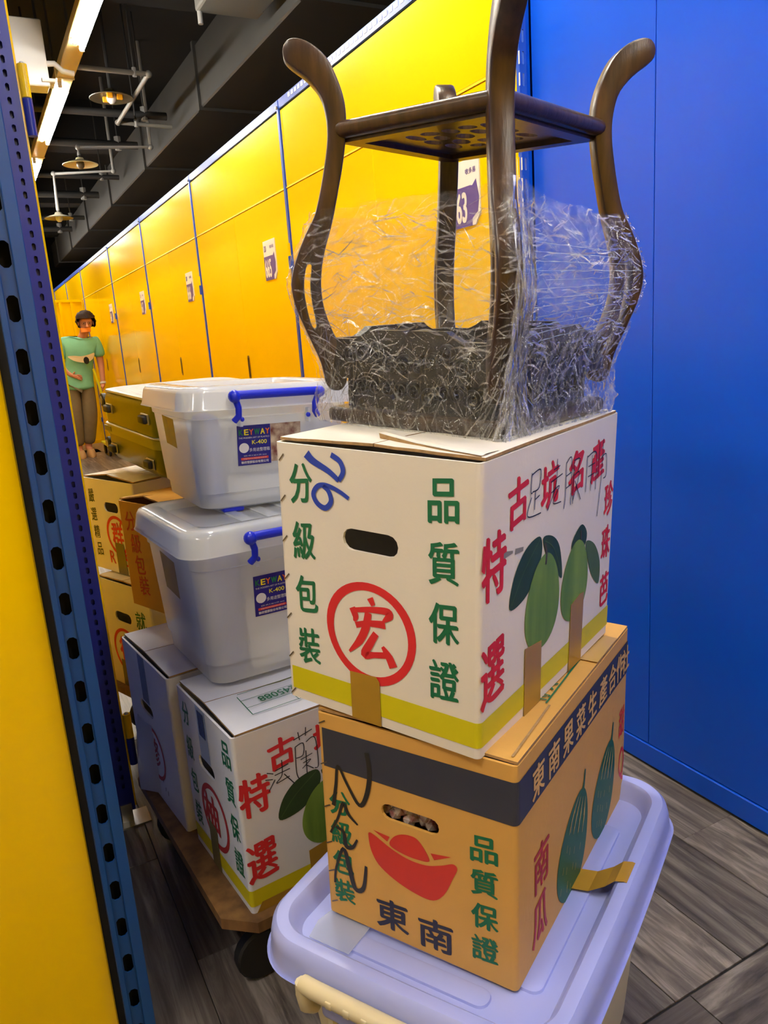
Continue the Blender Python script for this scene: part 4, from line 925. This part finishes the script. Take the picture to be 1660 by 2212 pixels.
# ================================================================= WRAPPED PLANT STAND (standing on its top)
WOOD = mat('dark_wood', (76, 52, 33), 0.3, spec=0.5, var=0.45, vscale=14, stretch=(6, 6, 1), alt=(44, 30, 20), bump=0.05, bscale=50)
WOODD = mat('dark_wood_carving', (40, 31, 26), 0.38, spec=0.5, var=0.4, vscale=40)
MS = Euler((0.070, -0.018, YA)).to_matrix() @ Matrix.Rotation(-0.0952, 3, 'Z')
oA = Vector((0.437, 0.6544, 0.6676)); MA = Euler((0.0557, -0.0013, YA)).to_matrix()
oS = oA + MA @ Vector((0.2635, 0.1628, 0.345)) + MA @ Vector((0, 0, 0.006))
ps = thing('plant_stand', 'dark wooden plant stand standing upside down on the guava carton, horned legs upward', 'plant stand', oS, MS.to_euler())
OUT = [(0.232, 0.456), (0.231, 0.445), (0.222, 0.436), (0.205, 0.424), (0.190, 0.407), (0.184, 0.389), (0.182, 0.368), (0.184, 0.345), (0.190, 0.314), (0.197, 0.285), (0.204, 0.264), (0.214, 0.247), (0.226, 0.222), (0.235, 0.196), (0.237, 0.175), (0.231, 0.148), (0.217, 0.114), (0.203, 0.080), (0.198, 0.055), (0.190, 0.044), (0.176, 0.044),
       (0.168, 0.060), (0.172, 0.095), (0.184, 0.118), (0.195, 0.150), (0.198, 0.180), (0.195, 0.208), (0.188, 0.234), (0.179, 0.262), (0.171, 0.296), (0.165, 0.322), (0.160, 0.352), (0.158, 0.379), (0.160, 0.401), (0.168, 0.425), (0.180, 0.447), (0.197, 0.461), (0.214, 0.467), (0.226, 0.465)]
SLOT = [(0.2095, 0.206), (0.213, 0.208), (0.2165, 0.204), (0.2205, 0.182), (0.2195, 0.160), (0.2145, 0.134), (0.2105, 0.126), (0.2070, 0.128), (0.2080, 0.138), (0.2115, 0.162), (0.2125, 0.182)]
def leg_mesh():
    k = NB(); o2 = [(p.x, p.y) for p in catmull(OUT, True, 3)]; s2 = [(p.x, p.y) for p in catmull(SLOT, True, 3)]
    plate(k, o2, [s2], lambda u, v, w_: (u, w_-0.014, v), 0.028)
    es = [e for e in k.edges if len(e.link_faces) == 2 and e.calc_face_angle(0) > 1.2]
    bmesh.ops.bevel(k, geom=es, offset=0.0035, segments=2, affect='EDGES', profile=0.5)
    return k
lm = None
for i, a in enumerate((-135, -45, 45, 135)):
    if lm is None: o = obj('leg', leg_mesh(), WOOD, ps, 35); lm = o.data
    else: o = bpy.data.objects.new('leg', lm); COL.objects.link(o); o.parent = ps
    o.rotation_euler = (0, 0, R_(a))
hs = 0.172 * math.cos(R_(45)); ZS = 0.366
for i in range(4):
    a = R_(90*i); c, s_ = math.cos(a), math.sin(a); ext = hs - 0.002
    k = NB(); tube(k, [(ext*c*0 + (hs*c - ext*s_), hs*s_ + ext*c, ZS), (hs*c + ext*s_, hs*s_ - ext*c, ZS)], 0.0105, 14); obj('shelf_rail', k, WOOD, ps, 50)
k = NB(); q = hs - 0.004; plate(k, [(-q, -q), (q, -q), (q, q), (-q, q)], [[(-q+0.022, -q+0.022), (q-0.022, -q+0.022), (q-0.022, q-0.022), (-q+0.022, q-0.022)]], lambda u, v, w_: (u, v, ZS-0.014+w_), 0.012); obj('shelf_frame', k, WOOD, ps)
holes = []; rnd = random.Random(5)
cells = [(-0.045, 0.052, 0.030, 0.010), (-0.005, 0.055, 0.026, 0.011), (0.038, 0.052, 0.030, 0.010), (-0.055, 0.022, 0.018, 0.013), (-0.022, 0.028, 0.022, 0.010), (0.018, 0.026, 0.028, 0.012), (0.055, 0.024, 0.016, 0.012),
         (-0.050, -0.006, 0.022, 0.010), (-0.010, 0.000, 0.026, 0.012), (0.032, -0.003, 0.020, 0.011), (0.060, -0.005, 0.010, 0.013), (-0.055, -0.034, 0.018, 0.012), (-0.022, -0.030, 0.024, 0.011), (0.018, -0.030, 0.024, 0.010), (0.054, -0.034, 0.018, 0.011), (-0.042, -0.058, 0.028, 0.009), (0.000, -0.057, 0.022, 0.010), (0.042, -0.058, 0.028, 0.009)]
for cx, cy, w2, h2 in cells:
    w2 *= 0.68; h2 *= 0.98; tl = rnd.uniform(-0.35, 0.35)
    holes.append([(cx + w2*math.cos(t_)*math.cos(tl) - h2*math.sin(t_)*math.sin(tl), cy + w2*math.cos(t_)*math.sin(tl) + h2*math.sin(t_)*math.cos(tl)) for t_ in [2*math.pi*j/14 for j in range(14)]])
k = NB(); q -= 0.020; plate(k, [(-q, -q), (q, -q), (q, q), (-q, q)], holes, lambda u, v, w_: (u, v, ZS-0.008+w_), 0.006); obj('pierced_panel', k, WOOD, ps)
obj('top_board', bx(-0.140, 0.140, -0.140, 0.140, 0.0, 0.020, 0.007, 3), WOOD, ps, 50)
def scroll(cx, cz, r, turns, s, y0):
    return [(cx + s*r*(1-t_*0.8)*math.cos(turns*2*math.pi*t_), y0, cz + r*(1-t_*0.8)*math.sin(turns*2*math.pi*t_)) for t_ in [j/16 for j in range(17)]]
for i in range(4):
    Mz = Matrix.Rotation(R_(90*i), 4, 'Z')
    k = NB(); hl = []
    for j in range(11): hl.append([(-0.10 + j*0.020 + rnd.uniform(-0.003, 0.003) + rnd.uniform(0.004, 0.007)*math.cos(t_), 0.040 + (j % 3)*0.006 + rnd.uniform(0.004, 0.007)*math.sin(t_)) for t_ in [2*math.pi*q2/8 for q2 in range(8)]])
    plate(k, [(-0.118, 0.018), (0.118, 0.018), (0.118, 0.070), (-0.118, 0.070)], hl, lambda u, v, w_: (u, -0.118+w_, v), 0.012)
    bmesh.ops.transform(k, matrix=Mz, verts=k.verts[:]); obj('waist_panel', k, WOODD, ps)
    k = NB(); hl = []
    for j in range(7):
        cx = -0.078 + j*0.026; hl.append([(cx + 0.006*math.cos(t_), 0.092 + rnd.uniform(-0.004, 0.004) + 0.0045*math.sin(t_)) for t_ in [2*math.pi*q2/8 for q2 in range(8)]])
    top = [(0.125, 0.112), (0.085, 0.112), (0.070, 0.118), (0.060, 0.124), (0.006, 0.124), (0.0, 0.119), (-0.006, 0.124), (-0.060, 0.124), (-0.070, 0.118), (-0.085, 0.112), (-0.125, 0.112)]
    plate(k, [(-0.125, 0.062), (0.125, 0.062)] + top, hl, lambda u, v, w_: (u, -0.137 - (0.112-v)*0.12 + w_, v), 0.013)
    bmesh.ops.transform(k, matrix=Mz, verts=k.verts[:]); ap = obj('apron', k, WOODD, ps)
    for j in range(9):
        k = NB(); sx = rnd.choice((-1, 1))
        tube(k, scroll(-0.09 + j*0.0225, 0.088 + rnd.uniform(-0.010, 0.010), rnd.uniform(0.010, 0.015), 1.4, sx, -0.142), 0.0032, 6); bmesh.ops.transform(k, matrix=Mz, verts=k.verts[:]); obj('carved_scroll', k, WOODD, ap, 60)
    for j in range(9):
        k = NB(); sx = rnd.choice((-1, 1))
        tube(k, scroll(-0.09 + j*0.0225, 0.044 + rnd.uniform(-0.006, 0.006), rnd.uniform(0.010, 0.014), 1.4, sx, -0.121), 0.003, 6); bmesh.ops.transform(k, matrix=Mz, verts=k.verts[:]); obj('carved_scroll', k, WOODD, ap, 60)

# --- stretch film round its lower half
def film_mat(name, white, tint=(0.975, 0.98, 0.97), rough=0.05, gain=1.0, bs=0.75, sc=2.2):
    m = bpy.data.materials.new(name); m.use_nodes = True; nt = m.node_tree; N = nt.nodes; L = nt.links
    N.remove(N['Principled BSDF']); out = N['Material Output']
    tr = N.new('ShaderNodeBsdfTransparent'); tr.inputs[0].default_value = (*tint, 1)
    gl = N.new('ShaderNodeBsdfGlossy'); gl.inputs['Roughness'].default_value = rough; gl.inputs['Color'].default_value = (1, 1, 1, 1)
    df = N.new('ShaderNodeBsdfDiffuse'); df.inputs[0].default_value = (0.85, 0.86, 0.84, 1)
    lw = N.new('ShaderNodeLayerWeight'); lw.inputs[0].default_value = 0.5
    pw = N.new('ShaderNodeMath'); pw.operation = 'POWER'; pw.inputs[1].default_value = 4.0; L.new(lw.outputs['Facing'], pw.inputs[0])
    fr = N.new('ShaderNodeMath'); fr.operation = 'MULTIPLY_ADD'; fr.inputs[1].default_value = 0.8; fr.inputs[2].default_value = 0.045; fr.use_clamp = True; L.new(pw.outputs[0], fr.inputs[0])
    mu = N.new('ShaderNodeMath'); mu.operation = 'MULTIPLY'; mu.inputs[1].default_value = gain; mu.use_clamp = True; L.new(fr.outputs[0], mu.inputs[0])
    tc = N.new('ShaderNodeTexCoord'); mp = N.new('ShaderNodeMapping'); mp.inputs['Scale'].default_value = (9, 9, 46); L.new(tc.outputs['Object'], mp.inputs[0])
    nz = N.new('ShaderNodeTexNoise'); nz.inputs['Scale'].default_value = sc; nz.inputs['Detail'].default_value = 8; nz.inputs['Roughness'].default_value = 0.7; nz.inputs['Distortion'].default_value = 1.2; L.new(mp.outputs[0], nz.inputs['Vector'])
    bp = N.new('ShaderNodeBump'); bp.inputs['Strength'].default_value = bs; bp.inputs['Distance'].default_value = 0.012; L.new(nz.outputs['Fac'], bp.inputs['Height'])
    L.new(bp.outputs[0], gl.inputs['Normal'])
    rp = N.new('ShaderNodeValToRGB'); rp.color_ramp.elements[0].position = 0.52; rp.color_ramp.elements[0].color = (0, 0, 0, 1); rp.color_ramp.elements[1].position = 0.80; rp.color_ramp.elements[1].color = (1, 1, 1, 1)
    L.new(nz.outputs['Fac'], rp.inputs['Fac'])
    wm = N.new('ShaderNodeMath'); wm.operation = 'MULTIPLY'; wm.inputs[1].default_value = white; L.new(rp.outputs[0], wm.inputs[0])
    m1 = N.new('ShaderNodeMixShader'); L.new(wm.outputs[0], m1.inputs[0]); L.new(tr.outputs[0], m1.inputs[1]); L.new(df.outputs[0], m1.inputs[2])
    m2 = N.new('ShaderNodeMixShader'); L.new(mu.outputs[0], m2.inputs[0]); L.new(m1.outputs[0], m2.inputs[1]); L.new(gl.outputs[0], m2.inputs[2])
    L.new(m2.outputs[0], out.inputs[0]); return m
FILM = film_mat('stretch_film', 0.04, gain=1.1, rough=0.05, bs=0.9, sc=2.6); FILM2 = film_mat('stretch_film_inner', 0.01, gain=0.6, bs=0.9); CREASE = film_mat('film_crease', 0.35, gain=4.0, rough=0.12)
def leg_r(h):
    P = [(p[1], p[0]) for p in OUT[:20]]; P.sort()
    if h <= P[0][0]: return 0.202
    for i in range(len(P)-1):
        if P[i][0] <= h <= P[i+1][0]:
            f = (h-P[i][0])/max(1e-6, P[i+1][0]-P[i][0]); return max(0.2, P[i][1]*(1-f) + P[i+1][1]*f)
    return 0.2
def film_pos(s_, h, off):
    """s_ in 0..4 round the four legs (0 = near, 1 = right, 2 = back, 3 = left)"""
    i = int(s_) % 4; f = s_ - int(s_)
    r = leg_r(h) + off
    A0, A1 = R_(-135 + 90*i), R_(-45 + 90*i)
    c = max(0.0, 0.08 - min(f, 1-f)) / 0.08
    p0 = Vector((r*math.cos(A0), r*math.sin(A0), h)); p1 = Vector((r*math.cos(A1), r*math.sin(A1), h))
    p = p0.lerp(p1, f)
    n = Vector((math.cos((A0+A1)/2), math.sin((A0+A1)/2), 0))
    return p, n, c
def ridged(v): return 1 - abs(mnoise.noise(v))*2
def film_top(s_): return 0.268 + 0.016*math.cos((s_)*math.pi/2)*(1 if s_ < 1 or s_ > 3 else 0.2) + 0.010*mnoise.noise(Vector((s_*3, 1.7, 0))) - 0.014*max(0, math.sin((s_-0.05)*math.pi))*(1 if s_ < 1 else 0)
def film(nm, off, amp, seed, m, ns, nh):
    k = NB(); grid = []
    for i in range(ns):
        s_ = 4.0*i/ns; row = []
        zt = film_top(s_)
        for j in range(nh+1):
            h = -0.001 + (zt + 0.001)*j/nh
            p, n, c = film_pos(s_, h, off)
            low = max(0, 1 - h/0.13)
            q = Vector((s_*5.0, h*60, seed)); q2 = Vector((s_*22, h*95, seed+9)); q3 = Vector((s_*14, h*30, seed+4))
            d = amp*((ridged(q)-0.5)*0.55 + (ridged(q3)-0.5)*(0.4+1.4*low) + (ridged(q2)-0.5)*0.38*(0.6+low))
            p = p + n*(d + 0.004*low) + Vector((0, 0, 0.5*d))
            if h < 0.012: p = p - n*0.004*(1-h/0.012)
            p.z = max(p.z, -0.0005)
            row.append(k.verts.new(p))
        grid.append(row)
    for i in range(ns):
        for j in range(nh):
            k.faces.new((grid[i][j], grid[(i+1) % ns][j], grid[(i+1) % ns][j+1], grid[i][j+1]))
    return obj(nm, k, m, fw, 180)
fw = thing('stretch_film', 'crumpled clear stretch film wound round the lower half of the upturned plant stand', 'plastic wrap', oS, MS.to_euler())
film('film_layer', 0.006, 0.0075, 1.3, FILM, 420, 130)
film('film_layer', 0.002, 0.0060, 7.9, FILM2, 300, 90)
# a twisted bunch of film running down beside the near leg, and taut pulled lines to the right leg
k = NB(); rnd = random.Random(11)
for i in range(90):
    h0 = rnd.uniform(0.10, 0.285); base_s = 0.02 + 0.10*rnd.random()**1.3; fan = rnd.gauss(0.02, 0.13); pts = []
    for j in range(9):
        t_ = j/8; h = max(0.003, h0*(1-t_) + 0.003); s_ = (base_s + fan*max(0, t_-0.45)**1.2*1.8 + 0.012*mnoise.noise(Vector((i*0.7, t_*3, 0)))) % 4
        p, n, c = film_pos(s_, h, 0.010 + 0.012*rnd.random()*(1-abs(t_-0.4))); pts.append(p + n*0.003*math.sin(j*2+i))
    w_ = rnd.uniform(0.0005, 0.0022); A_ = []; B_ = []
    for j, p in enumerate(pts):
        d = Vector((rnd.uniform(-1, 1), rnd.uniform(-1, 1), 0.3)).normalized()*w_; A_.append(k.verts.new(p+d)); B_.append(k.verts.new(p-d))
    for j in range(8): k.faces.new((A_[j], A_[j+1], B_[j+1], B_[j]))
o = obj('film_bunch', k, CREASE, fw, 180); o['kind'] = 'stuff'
k = NB()
for i in range(12):
    s0 = rnd.uniform(0.06, 0.2); s1 = rnd.uniform(0.6, 0.97); h0 = 0.11 + 0.010*i; h1 = h0 + 0.016 - 0.002*i
    A_ = []; B_ = []
    for j in range(25):
        t_ = j/24; p, n, c = film_pos(s0+(s1-s0)*t_, h0+(h1-h0)*t_ + 0.0012*mnoise.noise(Vector((t_*9, i, 0))), 0.010 + 0.001*rnd.random()); d = Vector((0, 0, 1))*max(0.0001, 0.0006*mnoise.noise(Vector((t_*14, i*3.3, 2)))+0.0003)
        A_.append(k.verts.new(p+d)); B_.append(k.verts.new(p-d))
    for j in range(24): k.faces.new((A_[j], A_[j+1], B_[j+1], B_[j]))
o = obj('film_pull_lines', k, mat('film_white_line', (180, 200, 225), 0.2, alpha=0.6), fw); o['kind'] = 'stuff'  # pale ribbons paint the glints along the taut pulled lines
k = NB()      # white slivers painting the glints on short sharp wrinkles
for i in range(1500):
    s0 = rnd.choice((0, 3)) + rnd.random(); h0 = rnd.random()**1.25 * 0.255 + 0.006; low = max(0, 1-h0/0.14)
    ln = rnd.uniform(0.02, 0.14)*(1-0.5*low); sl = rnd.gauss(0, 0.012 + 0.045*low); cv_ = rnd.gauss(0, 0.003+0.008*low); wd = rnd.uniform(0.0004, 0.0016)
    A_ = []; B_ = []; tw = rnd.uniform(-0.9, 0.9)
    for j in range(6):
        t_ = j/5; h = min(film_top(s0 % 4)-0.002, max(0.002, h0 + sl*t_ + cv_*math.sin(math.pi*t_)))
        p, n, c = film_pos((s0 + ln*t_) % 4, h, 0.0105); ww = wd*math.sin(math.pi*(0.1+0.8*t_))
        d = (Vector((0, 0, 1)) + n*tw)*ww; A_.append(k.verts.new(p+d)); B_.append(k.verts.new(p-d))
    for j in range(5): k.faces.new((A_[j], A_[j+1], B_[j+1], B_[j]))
o = obj('film_wrinkle_glints', k, film_mat('film_wrinkle_glint', 0.9, rough=0.12, gain=6.0), fw, 180); o['kind'] = 'stuff'

# ================================================================= PERSON far along the corridor
def skin(name, V, E, m, parent, sub=2, root=0):
    me = bpy.data.meshes.new(name); me.from_pydata([v[:3] for v in V], E, []); o = bpy.data.objects.new(name, me); COL.objects.link(o)
    md = o.modifiers.new('skin', 'SKIN'); md.use_smooth_shade = True; md.branch_smoothing = 0.3
    for i, v in enumerate(V):
        r = v[3]; sv = me.skin_vertices[0].data[i]; sv.radius = r if isinstance(r, tuple) else (r, r); sv.use_root = (i == root)
    o.modifiers.new('sub', 'SUBSURF').levels = sub; o.modifiers['sub'].render_levels = sub
    dg = bpy.context.evaluated_depsgraph_get(); m2 = bpy.data.meshes.new_from_object(o.evaluated_get(dg)); bpy.data.objects.remove(o); bpy.data.meshes.remove(me)
    m2.name = name; m2.materials.clear(); m2.materials.append(m)
    for p in m2.polygons: p.use_smooth = True
    o = bpy.data.objects.new(name, m2); COL.objects.link(o); o.parent = parent
    return o
SKIN = mat('skin', (186, 124, 92), 0.5, spec=0.3); SHIRT = mat('teal_shirt', (118, 184, 150), 0.8, var=0.12, vscale=14, bump=0.2, bscale=18); TROUS = mat('khaki_trousers', (112, 98, 70), 0.85, var=0.15, vscale=16, bump=0.25, bscale=20)
HAIR = mat('dark_hair', (46, 29, 20), 0.75, spec=0.2, var=0.4, vscale=60, bump=0.4, bscale=80)
pe = thing('person', 'person in teal shirt and khaki trousers bending forward far along the corridor', 'person', (1.03, 9.3, 0))
V = [(0.03, 0, 0.86, (0.115, 0.085)), (0.06, -0.02, 1.03, (0.115, 0.08)), (0.10, -0.06, 1.22, (0.125, 0.085)), (0.13, -0.10, 1.325, (0.07, 0.06)), (0.15, -0.14, 1.37, 0.045), (0.165, -0.165, 1.425, (0.055, 0.06)), (0.178, -0.175, 1.485, (0.074, 0.088)), (0.185, -0.165, 1.545, (0.062, 0.075)),
     (-0.055, -0.06, 1.295, 0.055), (-0.135, 0.0, 1.06, 0.040), (-0.055, -0.09, 0.935, 0.028), (-0.01, -0.125, 0.905, (0.036, 0.016)),
     (0.265, -0.07, 1.285, 0.055), (0.29, -0.05, 1.03, 0.040), (0.275, -0.11, 0.83, 0.028), (0.262, -0.13, 0.765, (0.018, 0.036)),
     (-0.055, 0, 0.80, 0.085), (-0.065, -0.03, 0.46, 0.058), (-0.075, 0.02, 0.09, 0.040), (-0.065, -0.09, 0.045, (0.038, 0.03)),
     (0.115, 0, 0.80, 0.085), (0.095, -0.02, 0.47, 0.058), (0.03, 0.05, 0.10, 0.040), (0.045, -0.06, 0.045, (0.038, 0.03))]
E_ = [(0, 1), (1, 2), (2, 3), (3, 4), (4, 5), (5, 6), (6, 7), (2, 8), (8, 9), (9, 10), (10, 11), (2, 12), (12, 13), (13, 14), (14, 15), (0, 16), (16, 17), (17, 18), (18, 19), (0, 20), (20, 21), (21, 22), (22, 23)]
def finger(base, pts, r):
    b0 = len(V)
    for i, p in enumerate(pts): V.append((*p, r*(1-0.12*i)))
    E_.append((base, b0))
    for i in range(len(pts)-1): E_.append((b0+i, b0+i+1))
for i in range(4):      # hand on the hip: fingers wrap forward
    L_ = (0.040, 0.046, 0.044, 0.034)[i]; dz = 0.022 - i*0.015
    finger(11, [(0.018, -0.132, 0.905+dz), (0.018+L_*0.6, -0.135, 0.898+dz), (0.018+L_, -0.128, 0.888+dz)], 0.0085)
finger(11, [(-0.025, -0.12, 0.945), (-0.005, -0.13, 0.965)], 0.009)
for i in range(4):      # hand closed round the pole
    L_ = (0.040, 0.046, 0.044, 0.034)[i]; dz = 0.022 - i*0.016
    finger(15, [(0.245, -0.158, 0.752+dz), (0.225, -0.172, 0.748+dz), (0.212, -0.158, 0.744+dz)], 0.0085)
finger(15, [(0.248, -0.110, 0.775), (0.224, -0.122, 0.778)], 0.0095)
body = skin('body', V, E_, SKIN, pe, 2)
SV = [(0.02, 0, 0.745, (0.190, 0.140)), (0.02, 0, 0.80, (0.185, 0.138)), (0.03, 0, 0.885, (0.178, 0.130)), (0.06, -0.02, 1.03, (0.170, 0.122)), (0.10, -0.055, 1.21, (0.172, 0.118)), (0.128, -0.085, 1.318, (0.110, 0.085)), (-0.06, -0.06, 1.292, 0.080), (-0.118, -0.012, 1.105, 0.074), (0.268, -0.07, 1.282, 0.078), (0.289, -0.055, 1.09, 0.072)]
skin('shirt', SV, [(0, 1), (1, 2), (2, 3), (3, 4), (4, 5), (4, 6), (6, 7), (4, 8), (8, 9)], SHIRT, pe, 2)
TV = [(0.03, 0, 0.875, (0.125, 0.100)), (-0.050, 0, 0.78, 0.092), (-0.070, -0.03, 0.46, 0.092), (-0.076, 0.015, 0.12, 0.074), (0.110, 0, 0.78, 0.092), (0.095, -0.02, 0.47, 0.092), (0.038, 0.045, 0.13, 0.074)]
skin('trousers', TV, [(0, 1), (1, 2), (2, 3), (0, 4), (4, 5), (5, 6)], TROUS, pe, 2)
k = NB(); bmesh.ops.create_uvsphere(k, u_segments=28, v_segments=18, radius=1.0)
for v in list(k.verts):
    c = v.co.copy()
    if c.z < 0.12 and c.y < -0.45 or c.z < -0.8: k.verts.remove(v); continue
    fr_ = 1 + 0.13*mnoise.noise(Vector((c.x*7, c.y*7, c.z*2)))
    fringe = 0.0 if c.y > -0.3 else -0.25*max(0, 0.5-c.z)
    v.co = Vector((0.182 + c.x*0.104*fr_*(1.06 if c.z < 0 else 1), -0.168 + c.y*0.118*fr_, 1.510 + (c.z+fringe)*0.100*fr_))
obj('hair', k, HAIR, pe, 180)
k = NB(); loft(k, [[(0.166 + 0.054*math.sin(a_), -0.172 - 0.060*math.cos(a_), z) for a_ in [R_(-75 + 15*j) for j in range(11)]] for z in (1.422, 1.400, 1.378)], False); obj('face_mask', k, mat('orange_mask', (236, 140, 52), 0.7), pe, 60)
k = NB()
for sx in (-0.03, 0.03): tube(k, [(0.178 + sx + 0.022*math.cos(a_), -0.262, 1.470 + 0.016*math.sin(a_)) for a_ in [2*math.pi*j/12 for j in range(13)]], 0.0025, 6)
obj('glasses', k, mat('glasses_brown', (70, 40, 24), 0.3), pe)
k = NB(); bmesh.ops.create_cone(k, cap_ends=True, segments=8, radius1=0.016, radius2=0.006, depth=0.05, matrix=Matrix.Translation((0.176, -0.258, 1.452)) @ Matrix.Rotation(R_(-15), 4, 'X')); obj('nose', k, SKIN, pe, 60)
k = NB(); box(k, 0.152, 0.196, -0.250, -0.238, 1.424, 1.430, 0.002, 1); obj('mouth', k, mat('lips', (140, 74, 62), 0.5), pe)
for sx in (-1, 1):
    k = NB(); bmesh.ops.create_uvsphere(k, u_segments=10, v_segments=8, radius=0.018, matrix=Matrix.Translation((0.178 + sx*0.078, -0.17, 1.47)) @ Matrix.Diagonal((0.4, 0.8, 1.3, 1))); obj('ear', k, SKIN, pe, 60)
    k = NB(); bmesh.ops.create_uvsphere(k, u_segments=8, v_segments=6, radius=0.008, matrix=Matrix.Translation((0.178 + sx*0.03, -0.256, 1.470))); obj('eye', k, mat('eye_dark', (30, 22, 18), 0.3), pe, 60)
for bx_, by_ in ((-0.070, -0.06), (0.042, -0.03)):
    k = NB(); loft(k, [[(bx_ + x*w_, by_ + y*l_, z) for x, y in [(math.cos(2*math.pi*j/14), math.sin(2*math.pi*j/14)) for j in range(14)]] for z, w_, l_ in ((0.0, 0.050, 0.135), (0.02, 0.052, 0.138), (0.055, 0.046, 0.120), (0.085, 0.036, 0.075))], True, True, True); obj('shoe', k, mat('tan_shoe', (176, 138, 88), 0.7), pe, 50)
k = NB(); lathe(k, [(0.030, -0.012), (0.034, -0.01), (0.034, 0.01), (0.030, 0.012)], 14, Matrix.Translation((0.272, -0.114, 0.818)) @ Matrix.Rotation(R_(-12), 4, 'X')); obj('watch', k, mat('watch_pale', (200, 198, 190), 0.3), pe, 50)
# printed band and dark figure on the shirt front follow the cloth
def shirt_y(x, z): return -0.02 - (z-1.03)*0.23 - 0.112*math.sqrt(max(0.0, 1-((x-(0.06+(z-1.03)*0.22))/0.22)**2)) - 0.036
k = NB(); pts = [(-0.06, 1.13), (0.00, 1.135), (0.08, 1.125), (0.17, 1.14), (0.22, 1.15), (0.20, 1.09), (0.13, 1.055), (0.06, 1.06), (-0.01, 1.085)]
cs = [(p.x, p.y) for p in catmull(pts, True, 5)]; ctr = (0.08, 1.10); cv = k.verts.new((ctr[0], shirt_y(*ctr), ctr[1])); ring_ = [k.verts.new((x, shirt_y(x, z), z)) for x, z in cs]; mid_ = [k.verts.new(((x+ctr[0])/2, shirt_y((x+ctr[0])/2, (z+ctr[1])/2), (z+ctr[1])/2)) for x, z in cs]
for i in range(len(cs)):
    j = (i+1) % len(cs); k.faces.new((ring_[i], ring_[j], mid_[j], mid_[i])); k.faces.new((mid_[i], mid_[j], cv))
obj('shirt_print', k, mat('print_cream', (222, 206, 164), 0.7), pe, 60)
k = NB(); cs = ell(0.125, 1.075, 0.030, 0.040, 0.1, 14); cv = k.verts.new((0.125, shirt_y(0.125, 1.075)-0.006, 1.075)); ring_ = [k.verts.new((x, shirt_y(x, z)-0.006, z)) for x, z in cs]
for i in range(len(cs)): k.faces.new((ring_[i], ring_[(i+1) % len(cs)], cv))
obj('shirt_print', k, BLACK, pe)
# what the hand holds: the push bar of a platform trolley
LIMEY = mat('trolley_yellow', (206, 200, 20), 0.35)
tr_ = thing('platform_trolley', 'yellow platform trolley with upright push bar held by the person', 'trolley', (1.235, 9.10, 0))
k = NB(); tube(k, [(0.10, 0.04, 0.15), (0.02, 0.035, 0.76), (-0.02, 0.03, 0.98)], 0.014, 10); obj('push_bar', k, LIMEY, tr_, 50)
obj('deck', bx(-0.02, 0.14, -0.10, 0.30, 0.12, 0.15, 0.005, 1), LIMEY, tr_)
for x, y in ((0.01, -0.06), (0.11, -0.06), (0.01, 0.26), (0.11, 0.26)):
    k = NB(); lathe(k, [(0, -0.012), (0.05, -0.012), (0.055, 0), (0.05, 0.012), (0, 0.012)], 16, Matrix.Translation((x, y, 0.055)) @ Matrix.Rotation(R_(90), 4, 'Y')); w_o = obj('wheel', k, BLACK, tr_, 40)
    obj('wheel_stem', bx(x-0.006, x+0.006, y-0.006, y+0.006, 0.06, 0.12), STEEL, tr_)
# --- two door leaves standing open behind the person
for n, (x0, y, wd, rz) in enumerate(((1.38, 10.36, 0.42, 192), (1.38, 11.95, 0.75, 186))):
    d = struct_empty('door_%d' % (40+n), (x0, y, 0)); d.rotation_euler = (0, 0, R_(rz))
    obj('leaf', bx(0, wd, -0.004, 0.004, 0.03, 1.80), YELLOW, d)
    for xx in (0.0, wd*0.33, wd*0.66, wd-0.03): obj('stiffener', bx(xx, xx+0.03, 0.004, 0.03, 0.03, 1.80), YELLOW, d)
    for zz in (0.03, 1.77): obj('stiffener', bx(0.03, wd-0.03, 0.004, 0.03, zz, zz+0.03), YELLOW, d)
